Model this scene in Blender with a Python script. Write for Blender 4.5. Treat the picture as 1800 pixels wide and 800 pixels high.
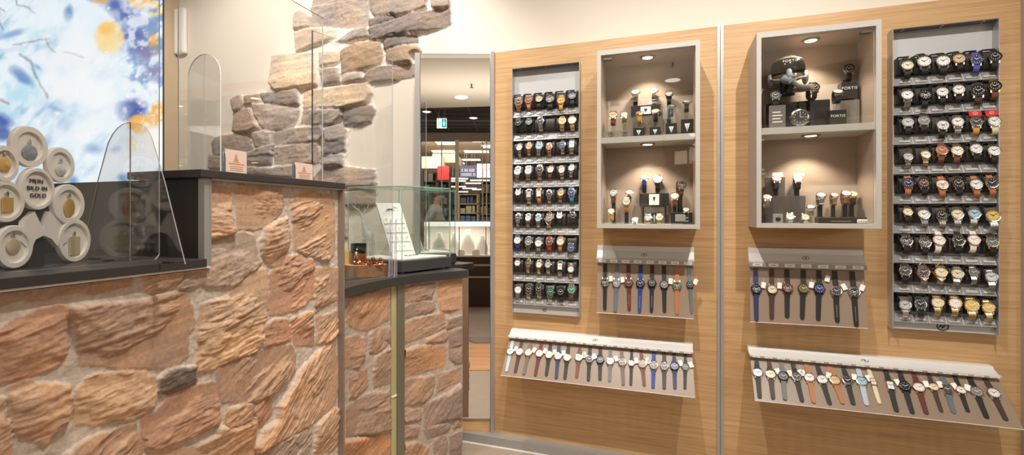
import bpy, bmesh, math, random
import numpy as np
from mathutils import Vector, Matrix

random.seed(7)
sc = bpy.context.scene
for o in list(bpy.data.objects):
    bpy.data.objects.remove(o)
COL = sc.collection

# ---------------------------------------------------------------- camera
FPX, PCX, HY, CAMH = 815.0, 900.0, 378.0, 1.25
cam_d = bpy.data.cameras.new('camera')
cam_d.sensor_width = 36.0
cam_d.lens = 36.0 * FPX / 1800.0
cam_d.shift_y = (HY - 400.0) / 1800.0
cam_d.clip_start = 0.02
cam = bpy.data.objects.new('camera', cam_d)
COL.objects.link(cam)
cam.location = (0, 0, CAMH)
cam.rotation_euler = (math.radians(90), 0, 0)
sc.camera = cam

# ---------------------------------------------------------------- colour management, world, lights
sc.view_settings.view_transform = 'Standard'
sc.view_settings.look = 'None'
sc.view_settings.gamma = 1.0
sc.view_settings.use_curve_mapping = False
sc.view_settings.exposure = 0.0
sc.cycles.transparent_max_bounces = 32
W_ = bpy.data.worlds.new('world')
sc.world = W_
W_.use_nodes = True
W_.node_tree.nodes['Background'].inputs[0].default_value = (1.0, 0.95, 0.89, 1)
W_.node_tree.nodes['Background'].inputs[1].default_value = 0.13

THETA = math.atan2(-0.3157, 0.9489)
AX = Vector((0.9489, -0.3157, 0))        # along the wall, towards the right
NIN = Vector((0.3157, 0.9489, 0))        # into the wall
PW0 = Vector((-0.1065, 2.553, 0))
CEIL = 3.3

def Wp(u, off, z):
    return PW0 + AX * u - NIN * off + Vector((0, 0, z))

def add_light(name, kind, loc, energy, color, **kw):
    d = bpy.data.lights.new(name, kind)
    d.energy = energy
    d.color = color
    for k, v in kw.items():
        setattr(d, k, v)
    o = bpy.data.objects.new(name, d)
    COL.objects.link(o)
    o.location = loc
    return o

def aim(o, target):
    o.rotation_euler = (Vector(target) - o.location).to_track_quat('-Z', 'Y').to_euler()

WARM = (1.0, 0.955, 0.89)
# ceiling spots washing the watch wall
for (u, off, tgt_z, e) in ((0.55, 1.6, 0.5, 168), (1.62, 1.6, 0.5, 168)):
    l = add_light('wall_spot', 'SPOT', Wp(u, off, CEIL - 0.06), e, WARM, spot_size=math.radians(96), spot_blend=1.0, shadow_soft_size=0.022)
    aim(l, Wp(u, 0.0, tgt_z))
# spots over the counters; the pendant display's own one is added to brighten it
for (x, y, tx, ty, tz, e) in ((0.35, 0.75, -0.75, 1.1, 0.8, 112), (0.55, 1.45, -0.45, 2.0, 0.7, 30), (-0.45, 0.95, -1.1, 1.05, 1.2, 42), (-1.6, 1.9, -1.9, 3.2, 1.8, 135), (-0.7, 1.9, -0.75, 2.8, 1.6, 120)):
    l = add_light('counter_spot', 'SPOT', (x, y, CEIL - 0.06), e, WARM, spot_size=math.radians(85), spot_blend=0.8, shadow_soft_size=0.06)
    aim(l, (tx, ty, tz))
# broad soft fill added at ceiling height, no fixture there
l = add_light('overhead_fill_light', 'AREA', (0.1, 0.2, CEIL - 0.05), 5, (1.0, 0.92, 0.82), shape='RECTANGLE', size=2.6, size_y=2.0)
l.rotation_euler = (0, 0, 0)
# unseen upward fill added to brighten the shop ceiling like bounced light
l = add_light('ceiling_bounce_fill', 'AREA', (-0.4, -2.2, 2.3), 30, (1.0, 0.92, 0.82), shape='RECTANGLE', size=3.0, size_y=1.0)
l.rotation_euler = (math.radians(180), 0, 0)
# the mall behind the photographer
l = add_light('mall_light', 'AREA', (4.4, -4.6, 3.36), 70, (1.0, 0.95, 0.86), shape='RECTANGLE', size=3.0, size_y=2.4)

# ---------------------------------------------------------------- helpers
def lin(c):
    c = c / 255.0
    return c / 12.92 if c <= 0.04045 else ((c + 0.055) / 1.055) ** 2.4
def rgb(r, g, b):
    return (lin(r), lin(g), lin(b), 1.0)

MATS = {}
def mat(name, col=(0.5, 0.5, 0.5, 1), rough=0.5, metal=0.0, coat=0.0, emit=None, estr=0.0, alpha=1.0, bump=0.0, bscale=80.0, trans=0.0, vary=0.0, ior=None):
    if name in MATS:
        return MATS[name]
    m = bpy.data.materials.new(name)
    m.use_nodes = True
    nt = m.node_tree
    b = nt.nodes['Principled BSDF']
    b.inputs['Base Color'].default_value = col
    b.inputs['Roughness'].default_value = rough
    b.inputs['Metallic'].default_value = metal
    b.inputs['Coat Weight'].default_value = coat
    b.inputs['Alpha'].default_value = alpha
    b.inputs['Transmission Weight'].default_value = trans
    if ior:
        b.inputs['IOR'].default_value = ior
    if emit:
        b.inputs['Emission Color'].default_value = emit
        b.inputs['Emission Strength'].default_value = estr
    tc = nt.nodes.new('ShaderNodeTexCoord')
    nz = nt.nodes.new('ShaderNodeTexNoise')
    nz.inputs['Scale'].default_value = bscale
    nz.inputs['Detail'].default_value = 5
    nt.links.new(tc.outputs['Object'], nz.inputs['Vector'])
    if bump > 0:
        bp = nt.nodes.new('ShaderNodeBump')
        bp.inputs['Strength'].default_value = bump
        bp.inputs['Distance'].default_value = 0.002
        nt.links.new(nz.outputs['Fac'], bp.inputs['Height'])
        nt.links.new(bp.outputs['Normal'], b.inputs['Normal'])
    if vary > 0:
        mx = nt.nodes.new('ShaderNodeMix'); mx.data_type = 'RGBA'
        mx.inputs[6].default_value = tuple(c * (1 - vary) for c in col[:3]) + (1,)
        mx.inputs[7].default_value = tuple(min(1, c * (1 + vary)) for c in col[:3]) + (1,)
        nt.links.new(nz.outputs['Fac'], mx.inputs[0])
        nt.links.new(mx.outputs[2], b.inputs['Base Color'])
    MATS[name] = m
    return m

def glass_mat(name, tint, f0=0.05, gain=0.6, rough=0.0):
    """thin clear sheet: passes light, mirrors a little and more at grazing angles"""
    m = bpy.data.materials.new(name); m.use_nodes = True
    nt = m.node_tree; nt.nodes.clear()
    out = nt.nodes.new('ShaderNodeOutputMaterial')
    tr = nt.nodes.new('ShaderNodeBsdfTransparent'); tr.inputs[0].default_value = tint
    gl = nt.nodes.new('ShaderNodeBsdfGlossy'); gl.inputs['Roughness'].default_value = rough
    lw = nt.nodes.new('ShaderNodeLayerWeight'); lw.inputs['Blend'].default_value = 0.5
    pw = nt.nodes.new('ShaderNodeMath'); pw.operation = 'POWER'; pw.inputs[1].default_value = 4.0
    ml = nt.nodes.new('ShaderNodeMath'); ml.operation = 'MULTIPLY_ADD'; ml.inputs[1].default_value = gain; ml.inputs[2].default_value = f0
    mx = nt.nodes.new('ShaderNodeMixShader')
    nt.links.new(lw.outputs['Facing'], pw.inputs[0]); nt.links.new(pw.outputs[0], ml.inputs[0])
    nt.links.new(ml.outputs[0], mx.inputs[0]); nt.links.new(tr.outputs[0], mx.inputs[1]); nt.links.new(gl.outputs[0], mx.inputs[2])
    nt.links.new(mx.outputs[0], out.inputs[0])
    MATS[name] = m
    return m

class MB:
    def __init__(s):
        s.v = []; s.f = []; s.mi = []
    def add(s, vs, fs, mi=0, M=None):
        n = len(s.v)
        if M is not None:
            vs = [tuple(M @ Vector(v)) for v in vs]
        s.v += [tuple(v) for v in vs]
        s.f += [tuple(i + n for i in f) for f in fs]
        s.mi += [mi] * len(fs)
        return s
    def box(s, x0, x1, y0, y1, z0, z1, mi=0, M=None):
        vs = [(x0, y0, z0), (x1, y0, z0), (x1, y1, z0), (x0, y1, z0), (x0, y0, z1), (x1, y0, z1), (x1, y1, z1), (x0, y1, z1)]
        return s.add(vs, [(0, 3, 2, 1), (4, 5, 6, 7), (0, 1, 5, 4), (1, 2, 6, 5), (2, 3, 7, 6), (3, 0, 4, 7)], mi, M)
    def hexa(s, pts, mi=0):
        return s.add(pts, [(0, 3, 2, 1), (4, 5, 6, 7), (0, 1, 5, 4), (1, 2, 6, 5), (2, 3, 7, 6), (3, 0, 4, 7)], mi)
    def lathe(s, prof, seg=20, M=None, mi=0, cap=True):
        """profile [(r, h)] turned about local Z"""
        vs = []; fs = []
        n = len(prof)
        for k in range(seg):
            a = 2 * math.pi * k / seg
            for r, h in prof:
                vs.append((r * math.cos(a), r * math.sin(a), h))
        for k in range(seg):
            k2 = (k + 1) % seg
            for i in range(n - 1):
                fs.append((k * n + i, k2 * n + i, k2 * n + i + 1, k * n + i + 1))
        if cap and prof[0][0] > 1e-6:
            fs.append(tuple(k * n for k in range(seg))[::-1])
        if cap and prof[-1][0] > 1e-6:
            fs.append(tuple(k * n + n - 1 for k in range(seg)))
        return s.add(vs, fs, mi, M)
    def cyl(s, p0, p1, r0, r1=None, seg=10, mi=0):
        p0 = Vector(p0); p1 = Vector(p1); d = p1 - p0
        q = d.to_track_quat('Z', 'Y').to_matrix().to_4x4()
        return s.lathe([(r0, 0), (r0 if r1 is None else r1, d.length)], seg, Matrix.Translation(p0) @ q, mi)
    def tube(s, path, r, seg=8, mi=0):
        path = [Vector(p) for p in path]
        vs = []; fs = []
        N = len(path)
        for i, p in enumerate(path):
            d = (path[min(i + 1, N - 1)] - path[max(i - 1, 0)]).normalized()
            up = Vector((0, 0, 1)) if abs(d.z) < 0.95 else Vector((1, 0, 0))
            x = d.cross(up).normalized(); y = x.cross(d)
            rr = r[i] if isinstance(r, (list, tuple)) else r
            for k in range(seg):
                a = 2 * math.pi * k / seg
                vs.append(p + x * (rr * math.cos(a)) + y * (rr * math.sin(a)))
        for i in range(N - 1):
            for k in range(seg):
                k2 = (k + 1) % seg
                fs.append((i * seg + k, i * seg + k2, (i + 1) * seg + k2, (i + 1) * seg + k))
        fs.append(tuple(range(seg))[::-1]); fs.append(tuple((N - 1) * seg + k for k in range(seg)))
        return s.add(vs, fs, mi)
    def ellipsoid(s, c, rx, ry, rz, seg=16, rings=10, mi=0, M=None):
        prof = [(math.sin(math.pi * i / rings), -math.cos(math.pi * i / rings)) for i in range(rings + 1)]
        T = Matrix.Translation(c) @ (M if M is not None else Matrix.Identity(4)) @ Matrix.Diagonal((rx, ry, rz, 1))
        return s.lathe(prof, seg, T, mi)
    def prism(s, poly, h0, h1, M=None, mi=0):
        """polygon in local XY extruded along Z"""
        n = len(poly)
        vs = [(x, y, h0) for x, y in poly] + [(x, y, h1) for x, y in poly]
        fs = [tuple(range(n))[::-1], tuple(range(n, 2 * n))] + [(i, (i + 1) % n, n + (i + 1) % n, n + i) for i in range(n)]
        return s.add(vs, fs, mi, M)
    def ribbon(s, path, widths, th, links=0.0, mi=0):
        """strap: path of (y, z) points, width along X; with links > 0 a chain of separate links of that length"""
        pts = [Vector((0, y, z)) for y, z in path]
        L = [0]
        for i in range(1, len(pts)):
            L.append(L[-1] + (pts[i] - pts[i - 1]).length)
        def at(t):
            for i in range(1, len(pts)):
                if t <= L[i] or i == len(pts) - 1:
                    k = (t - L[i - 1]) / max(1e-9, L[i] - L[i - 1])
                    return pts[i - 1].lerp(pts[i], k), (pts[i] - pts[i - 1]).normalized()
        def w_at(t):
            return widths[0] + (widths[1] - widths[0]) * t / L[-1]
        def ring(t, w, thk):
            p, d = at(t)
            n = Vector((0, d.z, -d.y))
            return [p + Vector((sx * w / 2, 0, 0)) + n * (sy * thk / 2) for sx, sy in ((-1, -1), (1, -1), (1, 1), (-1, 1))]
        if links:
            n = max(1, int(round(L[-1] / links)))
            for k in range(n):
                t0, t1 = L[-1] * k / n, L[-1] * (k + 0.86) / n
                for (xa, xb, tk) in ((-0.5, -0.2, 0.9), (-0.17, 0.17, 1.15), (0.2, 0.5, 0.9)):
                    r0 = ring(t0, 1, th * tk); r1 = ring(t1, 1, th * tk)
                    w = w_at(t0)
                    def sx(r):
                        return [Vector(((xa if v.x < 0 else xb) * w, v.y, v.z)) for v in r]
                    s.hexa([tuple(v) for v in sx(r0) + sx(r1)], mi)
        else:
            n = max(4, len(pts) * 2)
            vs = []
            for k in range(n + 1):
                t = L[-1] * k / n
                vs += [tuple(v) for v in ring(t, w_at(t), th)]
            fs = [(0, 1, 2, 3)[::-1], tuple(4 * n + i for i in range(4))]
            for k in range(n):
                for i in range(4):
                    fs.append((4 * k + i, 4 * k + (i + 1) % 4, 4 * k + 4 + (i + 1) % 4, 4 * k + 4 + i))
            s.add(vs, fs, mi)
        return s
    def mesh(s, name, mats, smooth=None):
        me = bpy.data.meshes.new(name)
        me.from_pydata([tuple(v) for v in s.v], [], s.f)
        for m in (mats if isinstance(mats, (list, tuple)) else [mats]):
            me.materials.append(m)
        if any(s.mi):
            me.polygons.foreach_set('material_index', s.mi)
        bm = bmesh.new(); bm.from_mesh(me)
        bmesh.ops.recalc_face_normals(bm, faces=bm.faces)
        bm.to_mesh(me); bm.free()
        if smooth:
            me.polygons.foreach_set('use_smooth', [True] * len(me.polygons))
            me.set_sharp_from_angle(angle=math.radians(smooth))
        me.update()
        return me
    def build(s, name, mats, parent=None, smooth=None, bevel=0.0):
        o = bpy.data.objects.new(name, s.mesh(name, mats, smooth))
        COL.objects.link(o)
        if parent:
            o.parent = parent
        if bevel:
            b = o.modifiers.new('bevel', 'BEVEL'); b.width = bevel; b.segments = 2; b.limit_method = 'ANGLE'
        return o

def tag(o, label, cat, group=None, kind=None):
    o['label'] = label; o['category'] = cat
    if group: o['group'] = group
    if kind: o['kind'] = kind
    return o
def struct(o, label=None, cat=None):
    o['kind'] = 'structure'
    if label:
        o['label'] = label; o['category'] = cat
    return o
def empty(name, loc, rotz=0.0):
    o = bpy.data.objects.new(name, None)
    o.empty_display_size = 0.05
    COL.objects.link(o)
    o.location = loc; o.rotation_euler = (0, 0, rotz)
    return o
def text_part(name, body, size, loc, rot, m, parent, extrude=0.0003, align='CENTER'):
    c = bpy.data.curves.new(name, 'FONT')
    c.body = body; c.size = size; c.extrude = extrude; c.align_x = align; c.space_character = 1.12; c.align_y = 'CENTER'
    c.materials.append(m)
    tmp = bpy.data.objects.new('tmp_text', c); COL.objects.link(tmp)
    bpy.context.view_layer.update()
    me = bpy.data.meshes.new_from_object(tmp.evaluated_get(bpy.context.evaluated_depsgraph_get()))
    bpy.data.objects.remove(tmp)
    o = bpy.data.objects.new(name, me)
    COL.objects.link(o)
    if parent: o.parent = parent
    o.location = loc; o.rotation_euler = rot
    return o

def ray(px, py):
    return Vector(((px - PCX) / FPX, 1.0, -(py - HY) / FPX))
CAM = Vector((0, 0, CAMH))
def hit(px, py, p0, n):
    d = ray(px, py)
    t = (Vector(p0) - CAM).dot(n) / d.dot(n)
    return CAM + d * t
def PW(px, py, off):
    return hit(px, py, PW0 - NIN * off, NIN)
def UZ(px, py, off):
    p = PW(px, py, off)
    return (p - PW0).dot(AX), p.z
def PD(px, py, Y):
    return CAM + ray(px, py) * Y
ORD = ['first', 'second', 'third', 'fourth', 'fifth', 'sixth', 'seventh', 'eighth', 'ninth', 'tenth', 'eleventh', 'twelfth', 'thirteenth', 'fourteenth', 'fifteenth', 'sixteenth', 'seventeenth', 'eighteenth']

# ---------------------------------------------------------------- noise
_rng = np.random.RandomState(11)
_TAB = _rng.rand(256, 256)
def vnoise(x, y, seed=0):
    x = np.asarray(x, float) + seed * 17.31; y = np.asarray(y, float) + seed * 7.77
    xi = np.floor(x).astype(int); yi = np.floor(y).astype(int)
    fx = x - xi; fy = y - yi
    fx = fx * fx * (3 - 2 * fx); fy = fy * fy * (3 - 2 * fy)
    def T(a, b): return _TAB[a % 256, b % 256]
    return (T(xi, yi) * (1 - fx) + T(xi + 1, yi) * fx) * (1 - fy) + (T(xi, yi + 1) * (1 - fx) + T(xi + 1, yi + 1) * fx) * fy
def fbm(x, y, oct=4, seed=0):
    r = 0; a = 0.5; f = 1.0
    for k in range(oct):
        r = r + a * vnoise(x * f, y * f, seed + k); a *= 0.5; f *= 2.03
    return r / (1 - 0.5 ** oct)

# ---------------------------------------------------------------- materials
def wood_mat(name, c1, c2, c3, scale=1.0, rough=0.45):
    m = bpy.data.materials.new(name); m.use_nodes = True
    nt = m.node_tree; b = nt.nodes['Principled BSDF']
    tc = nt.nodes.new('ShaderNodeTexCoord')
    mp = nt.nodes.new('ShaderNodeMapping'); mp.inputs['Scale'].default_value = (1.2 * scale, 6 * scale, 42 * scale)
    n1 = nt.nodes.new('ShaderNodeTexNoise'); n1.inputs['Scale'].default_value = 1.6; n1.inputs['Detail'].default_value = 7; n1.inputs['Roughness'].default_value = 0.62; n1.inputs['Distortion'].default_value = 1.4
    mp2 = nt.nodes.new('ShaderNodeMapping'); mp2.inputs['Scale'].default_value = (5 * scale, 20 * scale, 190 * scale)
    n2 = nt.nodes.new('ShaderNodeTexNoise'); n2.inputs['Scale'].default_value = 1.5; n2.inputs['Detail'].default_value = 4
    cr = nt.nodes.new('ShaderNodeValToRGB')
    cr.color_ramp.elements[0].position = 0.3; cr.color_ramp.elements[0].color = c1
    cr.color_ramp.elements[1].position = 0.7; cr.color_ramp.elements[1].color = c3
    e = cr.color_ramp.elements.new(0.5); e.color = c2
    mx = nt.nodes.new('ShaderNodeMix'); mx.data_type = 'RGBA'; mx.blend_type = 'MULTIPLY'; mx.inputs[0].default_value = 0.35
    nt.links.new(tc.outputs['Object'], mp.inputs['Vector']); nt.links.new(mp.outputs[0], n1.inputs['Vector'])
    nt.links.new(tc.outputs['Object'], mp2.inputs['Vector']); nt.links.new(mp2.outputs[0], n2.inputs['Vector'])
    nt.links.new(n1.outputs['Fac'], cr.inputs['Fac'])
    nt.links.new(cr.outputs['Color'], mx.inputs[6]); nt.links.new(n2.outputs['Color'], mx.inputs[7])
    cr2 = nt.nodes.new('ShaderNodeValToRGB')
    cr2.color_ramp.elements[0].position = 0.35; cr2.color_ramp.elements[0].color = (0.8, 0.78, 0.76, 1)
    cr2.color_ramp.elements[1].position = 0.6; cr2.color_ramp.elements[1].color = (1, 1, 1, 1)
    nt.links.new(n2.outputs['Fac'], cr2.inputs['Fac']); nt.links.new(cr2.outputs['Color'], mx.inputs[7])
    nt.links.new(mx.outputs[2], b.inputs['Base Color'])
    b.inputs['Roughness'].default_value = rough
    MATS[name] = m
    return m

def stone_mat(name, rough=0.85):
    m = bpy.data.materials.new(name); m.use_nodes = True
    nt = m.node_tree; b = nt.nodes['Principled BSDF']
    at = nt.nodes.new('ShaderNodeAttribute'); at.attribute_name = 'stone_colour'
    tc = nt.nodes.new('ShaderNodeTexCoord')
    n1 = nt.nodes.new('ShaderNodeTexNoise'); n1.inputs['Scale'].default_value = 90; n1.inputs['Detail'].default_value = 6; n1.inputs['Roughness'].default_value = 0.65
    nt.links.new(tc.outputs['Object'], n1.inputs['Vector'])
    cr = nt.nodes.new('ShaderNodeValToRGB')
    cr.color_ramp.elements[0].position = 0.3; cr.color_ramp.elements[0].color = (0.78, 0.76, 0.74, 1)
    cr.color_ramp.elements[1].position = 0.7; cr.color_ramp.elements[1].color = (1.12, 1.1, 1.08, 1)
    nt.links.new(n1.outputs['Fac'], cr.inputs['Fac'])
    mx = nt.nodes.new('ShaderNodeMix'); mx.data_type = 'RGBA'; mx.blend_type = 'MULTIPLY'; mx.inputs[0].default_value = 1.0
    nt.links.new(at.outputs['Color'], mx.inputs[6]); nt.links.new(cr.outputs['Color'], mx.inputs[7])
    nt.links.new(mx.outputs[2], b.inputs['Base Color'])
    bp = nt.nodes.new('ShaderNodeBump'); bp.inputs['Strength'].default_value = 0.5; bp.inputs['Distance'].default_value = 0.003
    nt.links.new(n1.outputs['Fac'], bp.inputs['Height']); nt.links.new(bp.outputs['Normal'], b.inputs['Normal'])
    b.inputs['Roughness'].default_value = rough
    b.inputs['Specular IOR Level'].default_value = 0.25
    MATS[name] = m
    return m

OAK = wood_mat('oak_laminate', rgb(184, 143, 97), rgb(202, 162, 114), rgb(214, 177, 131))
OAK_FLOOR = wood_mat('oak_floor', rgb(176, 124, 80), rgb(200, 146, 98), rgb(212, 160, 112))
STONE = stone_mat('sandstone')
CREAM = mat('cream_plaster', rgb(230, 220, 205), 0.85, bump=0.05, bscale=300, vary=0.02)
CEILM = mat('ceiling_paint', rgb(236, 224, 205), 0.9, vary=0.02)
ALU = mat('brushed_aluminium', rgb(186, 184, 182), 0.38, 0.55, vary=0.04, bscale=200)
RAILM = mat('anodised_aluminium', rgb(224, 222, 219), 0.42, 0.12, vary=0.03, bscale=200)
GREYLAM = mat('grey_laminate', rgb(186, 180, 173), 0.5, vary=0.03, bscale=60)
TAUPE = mat('taupe_laminate', rgb(168, 150, 136), 0.55, vary=0.03)
BOARDG = mat('grey_board', rgb(196, 196, 196), 0.45, 0.1, vary=0.03)
DARKTOP = mat('anthracite_worktop', rgb(58, 54, 52), 0.38, vary=0.08, bscale=250)
DARKGLOSS = mat('anthracite_gloss', rgb(58, 50, 46), 0.28, vary=0.05)
BLACK = mat('black_plastic', rgb(26, 25, 25), 0.45, vary=0.1)
CUSH = mat('black_leatherette', rgb(58, 52, 49), 0.42, bump=0.2, bscale=900, vary=0.1)
WHITE = mat('white_plastic', rgb(238, 235, 230), 0.5, vary=0.02)
WHITEPAPER = mat('white_paper', rgb(244, 242, 238), 0.8, vary=0.02)
TAGM = mat('price_card', rgb(190, 186, 181), 0.6, vary=0.04)
PRINT = mat('grey_print', rgb(120, 116, 112), 0.7, vary=0.05)
CHROME = mat('chrome', rgb(225, 226, 228), 0.08, 1.0, vary=0.02)
INK = mat('black_ink', rgb(40, 36, 34), 0.6, vary=0.05)
PLINTH = mat('grey_plinth', rgb(168, 166, 163), 0.35, 0.3, vary=0.03)
TILE = mat('beige_tile', rgb(158, 140, 122), 0.35, vary=0.1, bscale=9)
BEIGE = mat('beige_paint', rgb(222, 204, 176), 0.8, vary=0.03)
MALLDARK = mat('dark_ceiling_tile', rgb(40, 35, 32), 0.7, vary=0.2)
GREEN_EDGE = mat('green_glass_edge', rgb(150, 185, 165), 0.15, vary=0.1)
CLEAR_EDGE = mat('clear_sheet_edge', rgb(225, 224, 220), 0.2, vary=0.05)
DARK_EDGE = mat('dark_sheet_edge', rgb(70, 62, 66), 0.2, vary=0.05)
ACRYL = glass_mat('clear_acrylic', (0.98, 0.98, 0.975, 1), 0.085, 0.5)
GLASS = glass_mat('clear_glass', (0.97, 0.985, 0.975, 1), 0.055, 0.5)
MIRROR = mat('mirror_silver', (0.9, 0.9, 0.89, 1), 0.0, 1.0)
CRYSTAL = mat('crystal', rgb(222, 228, 234), 0.06, coat=1.0, alpha=0.36)
FROST = mat('frosted_sheet', rgb(164, 143, 124), 0.35, alpha=0.72, vary=0.02)
FORM = mat('pale_form', rgb(205, 196, 186), 0.3, alpha=0.5)

# ================================================================ ROOM
# --- floor
mb = MB(); mb.box(-9, 5, -19, 4.4, -0.05, 0.0)
struct(mb.build('floor', TILE))
mb = MB(); mb.box(-1.0, 0.4, 0.62, 1.38, 0.0, 0.004)
struct(mb.build('floor.001', OAK_FLOOR))
# --- ceiling of the shop
mb = MB()
mb.prism([(-6.0, -4.3), (4.2, -3.1), (4.2, 4.4), (-6.0, 4.4)], CEIL, CEIL + 0.1)
struct(mb.build('ceiling', CEILM))
# --- back wall (cream), one plane behind the panelling and the stones
root = empty('wall_back', Wp(0, 0, 0), THETA)
struct(root)
mb = MB(); mb.box(-5.6, 2.9, 0.04, 0.16, 0, CEIL)
struct(mb.build('plaster', CREAM, root))
# --- oak panels on the watch wall
zt = (UZ(870, 93, 0)[1] + UZ(1262, 46, 0)[1] + UZ(1650, 0, 0)[1]) / 3
PL_Z = 0.055
SEAM = UZ(1266, 400, 0)[0]
END = UZ(1795, 400, 0)[0]
def panel(u0, u1, label):
    o = MB().box(u0, u1, 0.0, 0.04, PL_Z, zt).build('wall_panel', OAK, None)
    o.location = Wp(0, 0, 0); o.rotation_euler = (0, 0, THETA)
    tag(o, label, 'wall panel', 'oak panels of the watch wall')
    return o
panel(0.012, SEAM - 0.014, 'oak laminate wall panel beside the mirror, carrying the cabinet without the helmet')
panel(SEAM + 0.014, END - 0.002, 'oak laminate wall panel carrying the helmet cabinet and the wider watch board')
# aluminium posts
def post(name, u0, u1, y0, z0, z1, groove=True):
    mb = MB().box(u0, u1, y0, 0.04, z0, z1)
    if groove:
        um = (u0 + u1) / 2
        mb = MB().box(u0, um - 0.0015, y0, 0.04, z0, z1).box(um - 0.0015, um + 0.0015, y0 + 0.008, 0.04, z0, z1).box(um + 0.0015, u1, y0, 0.04, z0, z1)
    o = mb.build(name, ALU)
    o.location = Wp(0, 0, 0); o.rotation_euler = (0, 0, THETA)
    return struct(o)
post('trim_1', -0.008, 0.012, -0.012, PL_Z, zt + 0.004, False)
post('trim_2', SEAM - 0.014, SEAM + 0.014, -0.006, PL_Z, zt + 0.004)
post('trim_3', END - 0.002, END + 0.05, -0.02, PL_Z, zt + 0.004, False)
# plinth along the wall with its white front strip
mb = MB()
mb.box(-0.46, END + 0.05, -0.055, 0.03, 0.0, PL_Z)
o = mb.build('baseboard_right', PLINTH); o.location = Wp(0, 0, 0); o.rotation_euler = (0, 0, THETA); struct(o)
mb = MB().box(-0.46, END + 0.05, -0.0595, -0.055, 0.001, 0.009)
o = mb.build('trim_4', WHITE); o.location = Wp(0, 0, 0); o.rotation_euler = (0, 0, THETA); struct(o)

# --- mirror beside the panel
MY = 2.553
def xm(px): return (px - PCX) / FPX * MY
def zm(py): return CAMH - (py - HY) / FPX * MY
mroot = empty('wall_mirror', (0, MY, 0))
tag(mroot, 'tall narrow wall mirror between the stones and the oak panel, reflecting the mall', 'mirror')
MB().box(xm(738.5), xm(861.5), 0.0, 0.006, zm(734.5), zm(95)).build('glass', MIRROR, mroot)
MB().box(xm(730), xm(738.3), -0.012, 0.03, PL_Z, zm(94)).build('frame', ALU, mroot)
MB().box(xm(738.3), xm(861.5), 0.0065, 0.02, PL_Z, zm(95) - 0.002).build('backing', OAK, mroot)
MB().box(xm(738.3), xm(861.5), -0.004, 0.0062, zm(736), zm(734.5)).box(xm(738.3), xm(861.5), -0.003, 0.006, zm(95), zm(94)).build('edge_strip', ALU, mroot)

# ================================================================ RELIEF STONEWORK
def sdist(poly, X, Y):
    """signed distance (inside positive) of points to a polygon"""
    P = np.array(poly, float); Q = np.roll(P, -1, 0)
    d2 = np.full(X.shape, 1e9); inside = np.zeros(X.shape, bool)
    for (x0, y0), (x1, y1) in zip(P, Q):
        ex, ey = x1 - x0, y1 - y0
        t = np.clip(((X - x0) * ex + (Y - y0) * ey) / (ex * ex + ey * ey + 1e-12), 0, 1)
        d2 = np.minimum(d2, (X - x0 - t * ex) ** 2 + (Y - y0 - t * ey) ** 2)
        c = ((y0 > Y) != (y1 > Y)) & (X < (x1 - x0) * (Y - y0) / ((y1 - y0) if abs(y1 - y0) > 1e-12 else 1e-12) + x0)
        inside ^= c
    d = np.sqrt(d2)
    return np.where(inside, d, -d)

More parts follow.
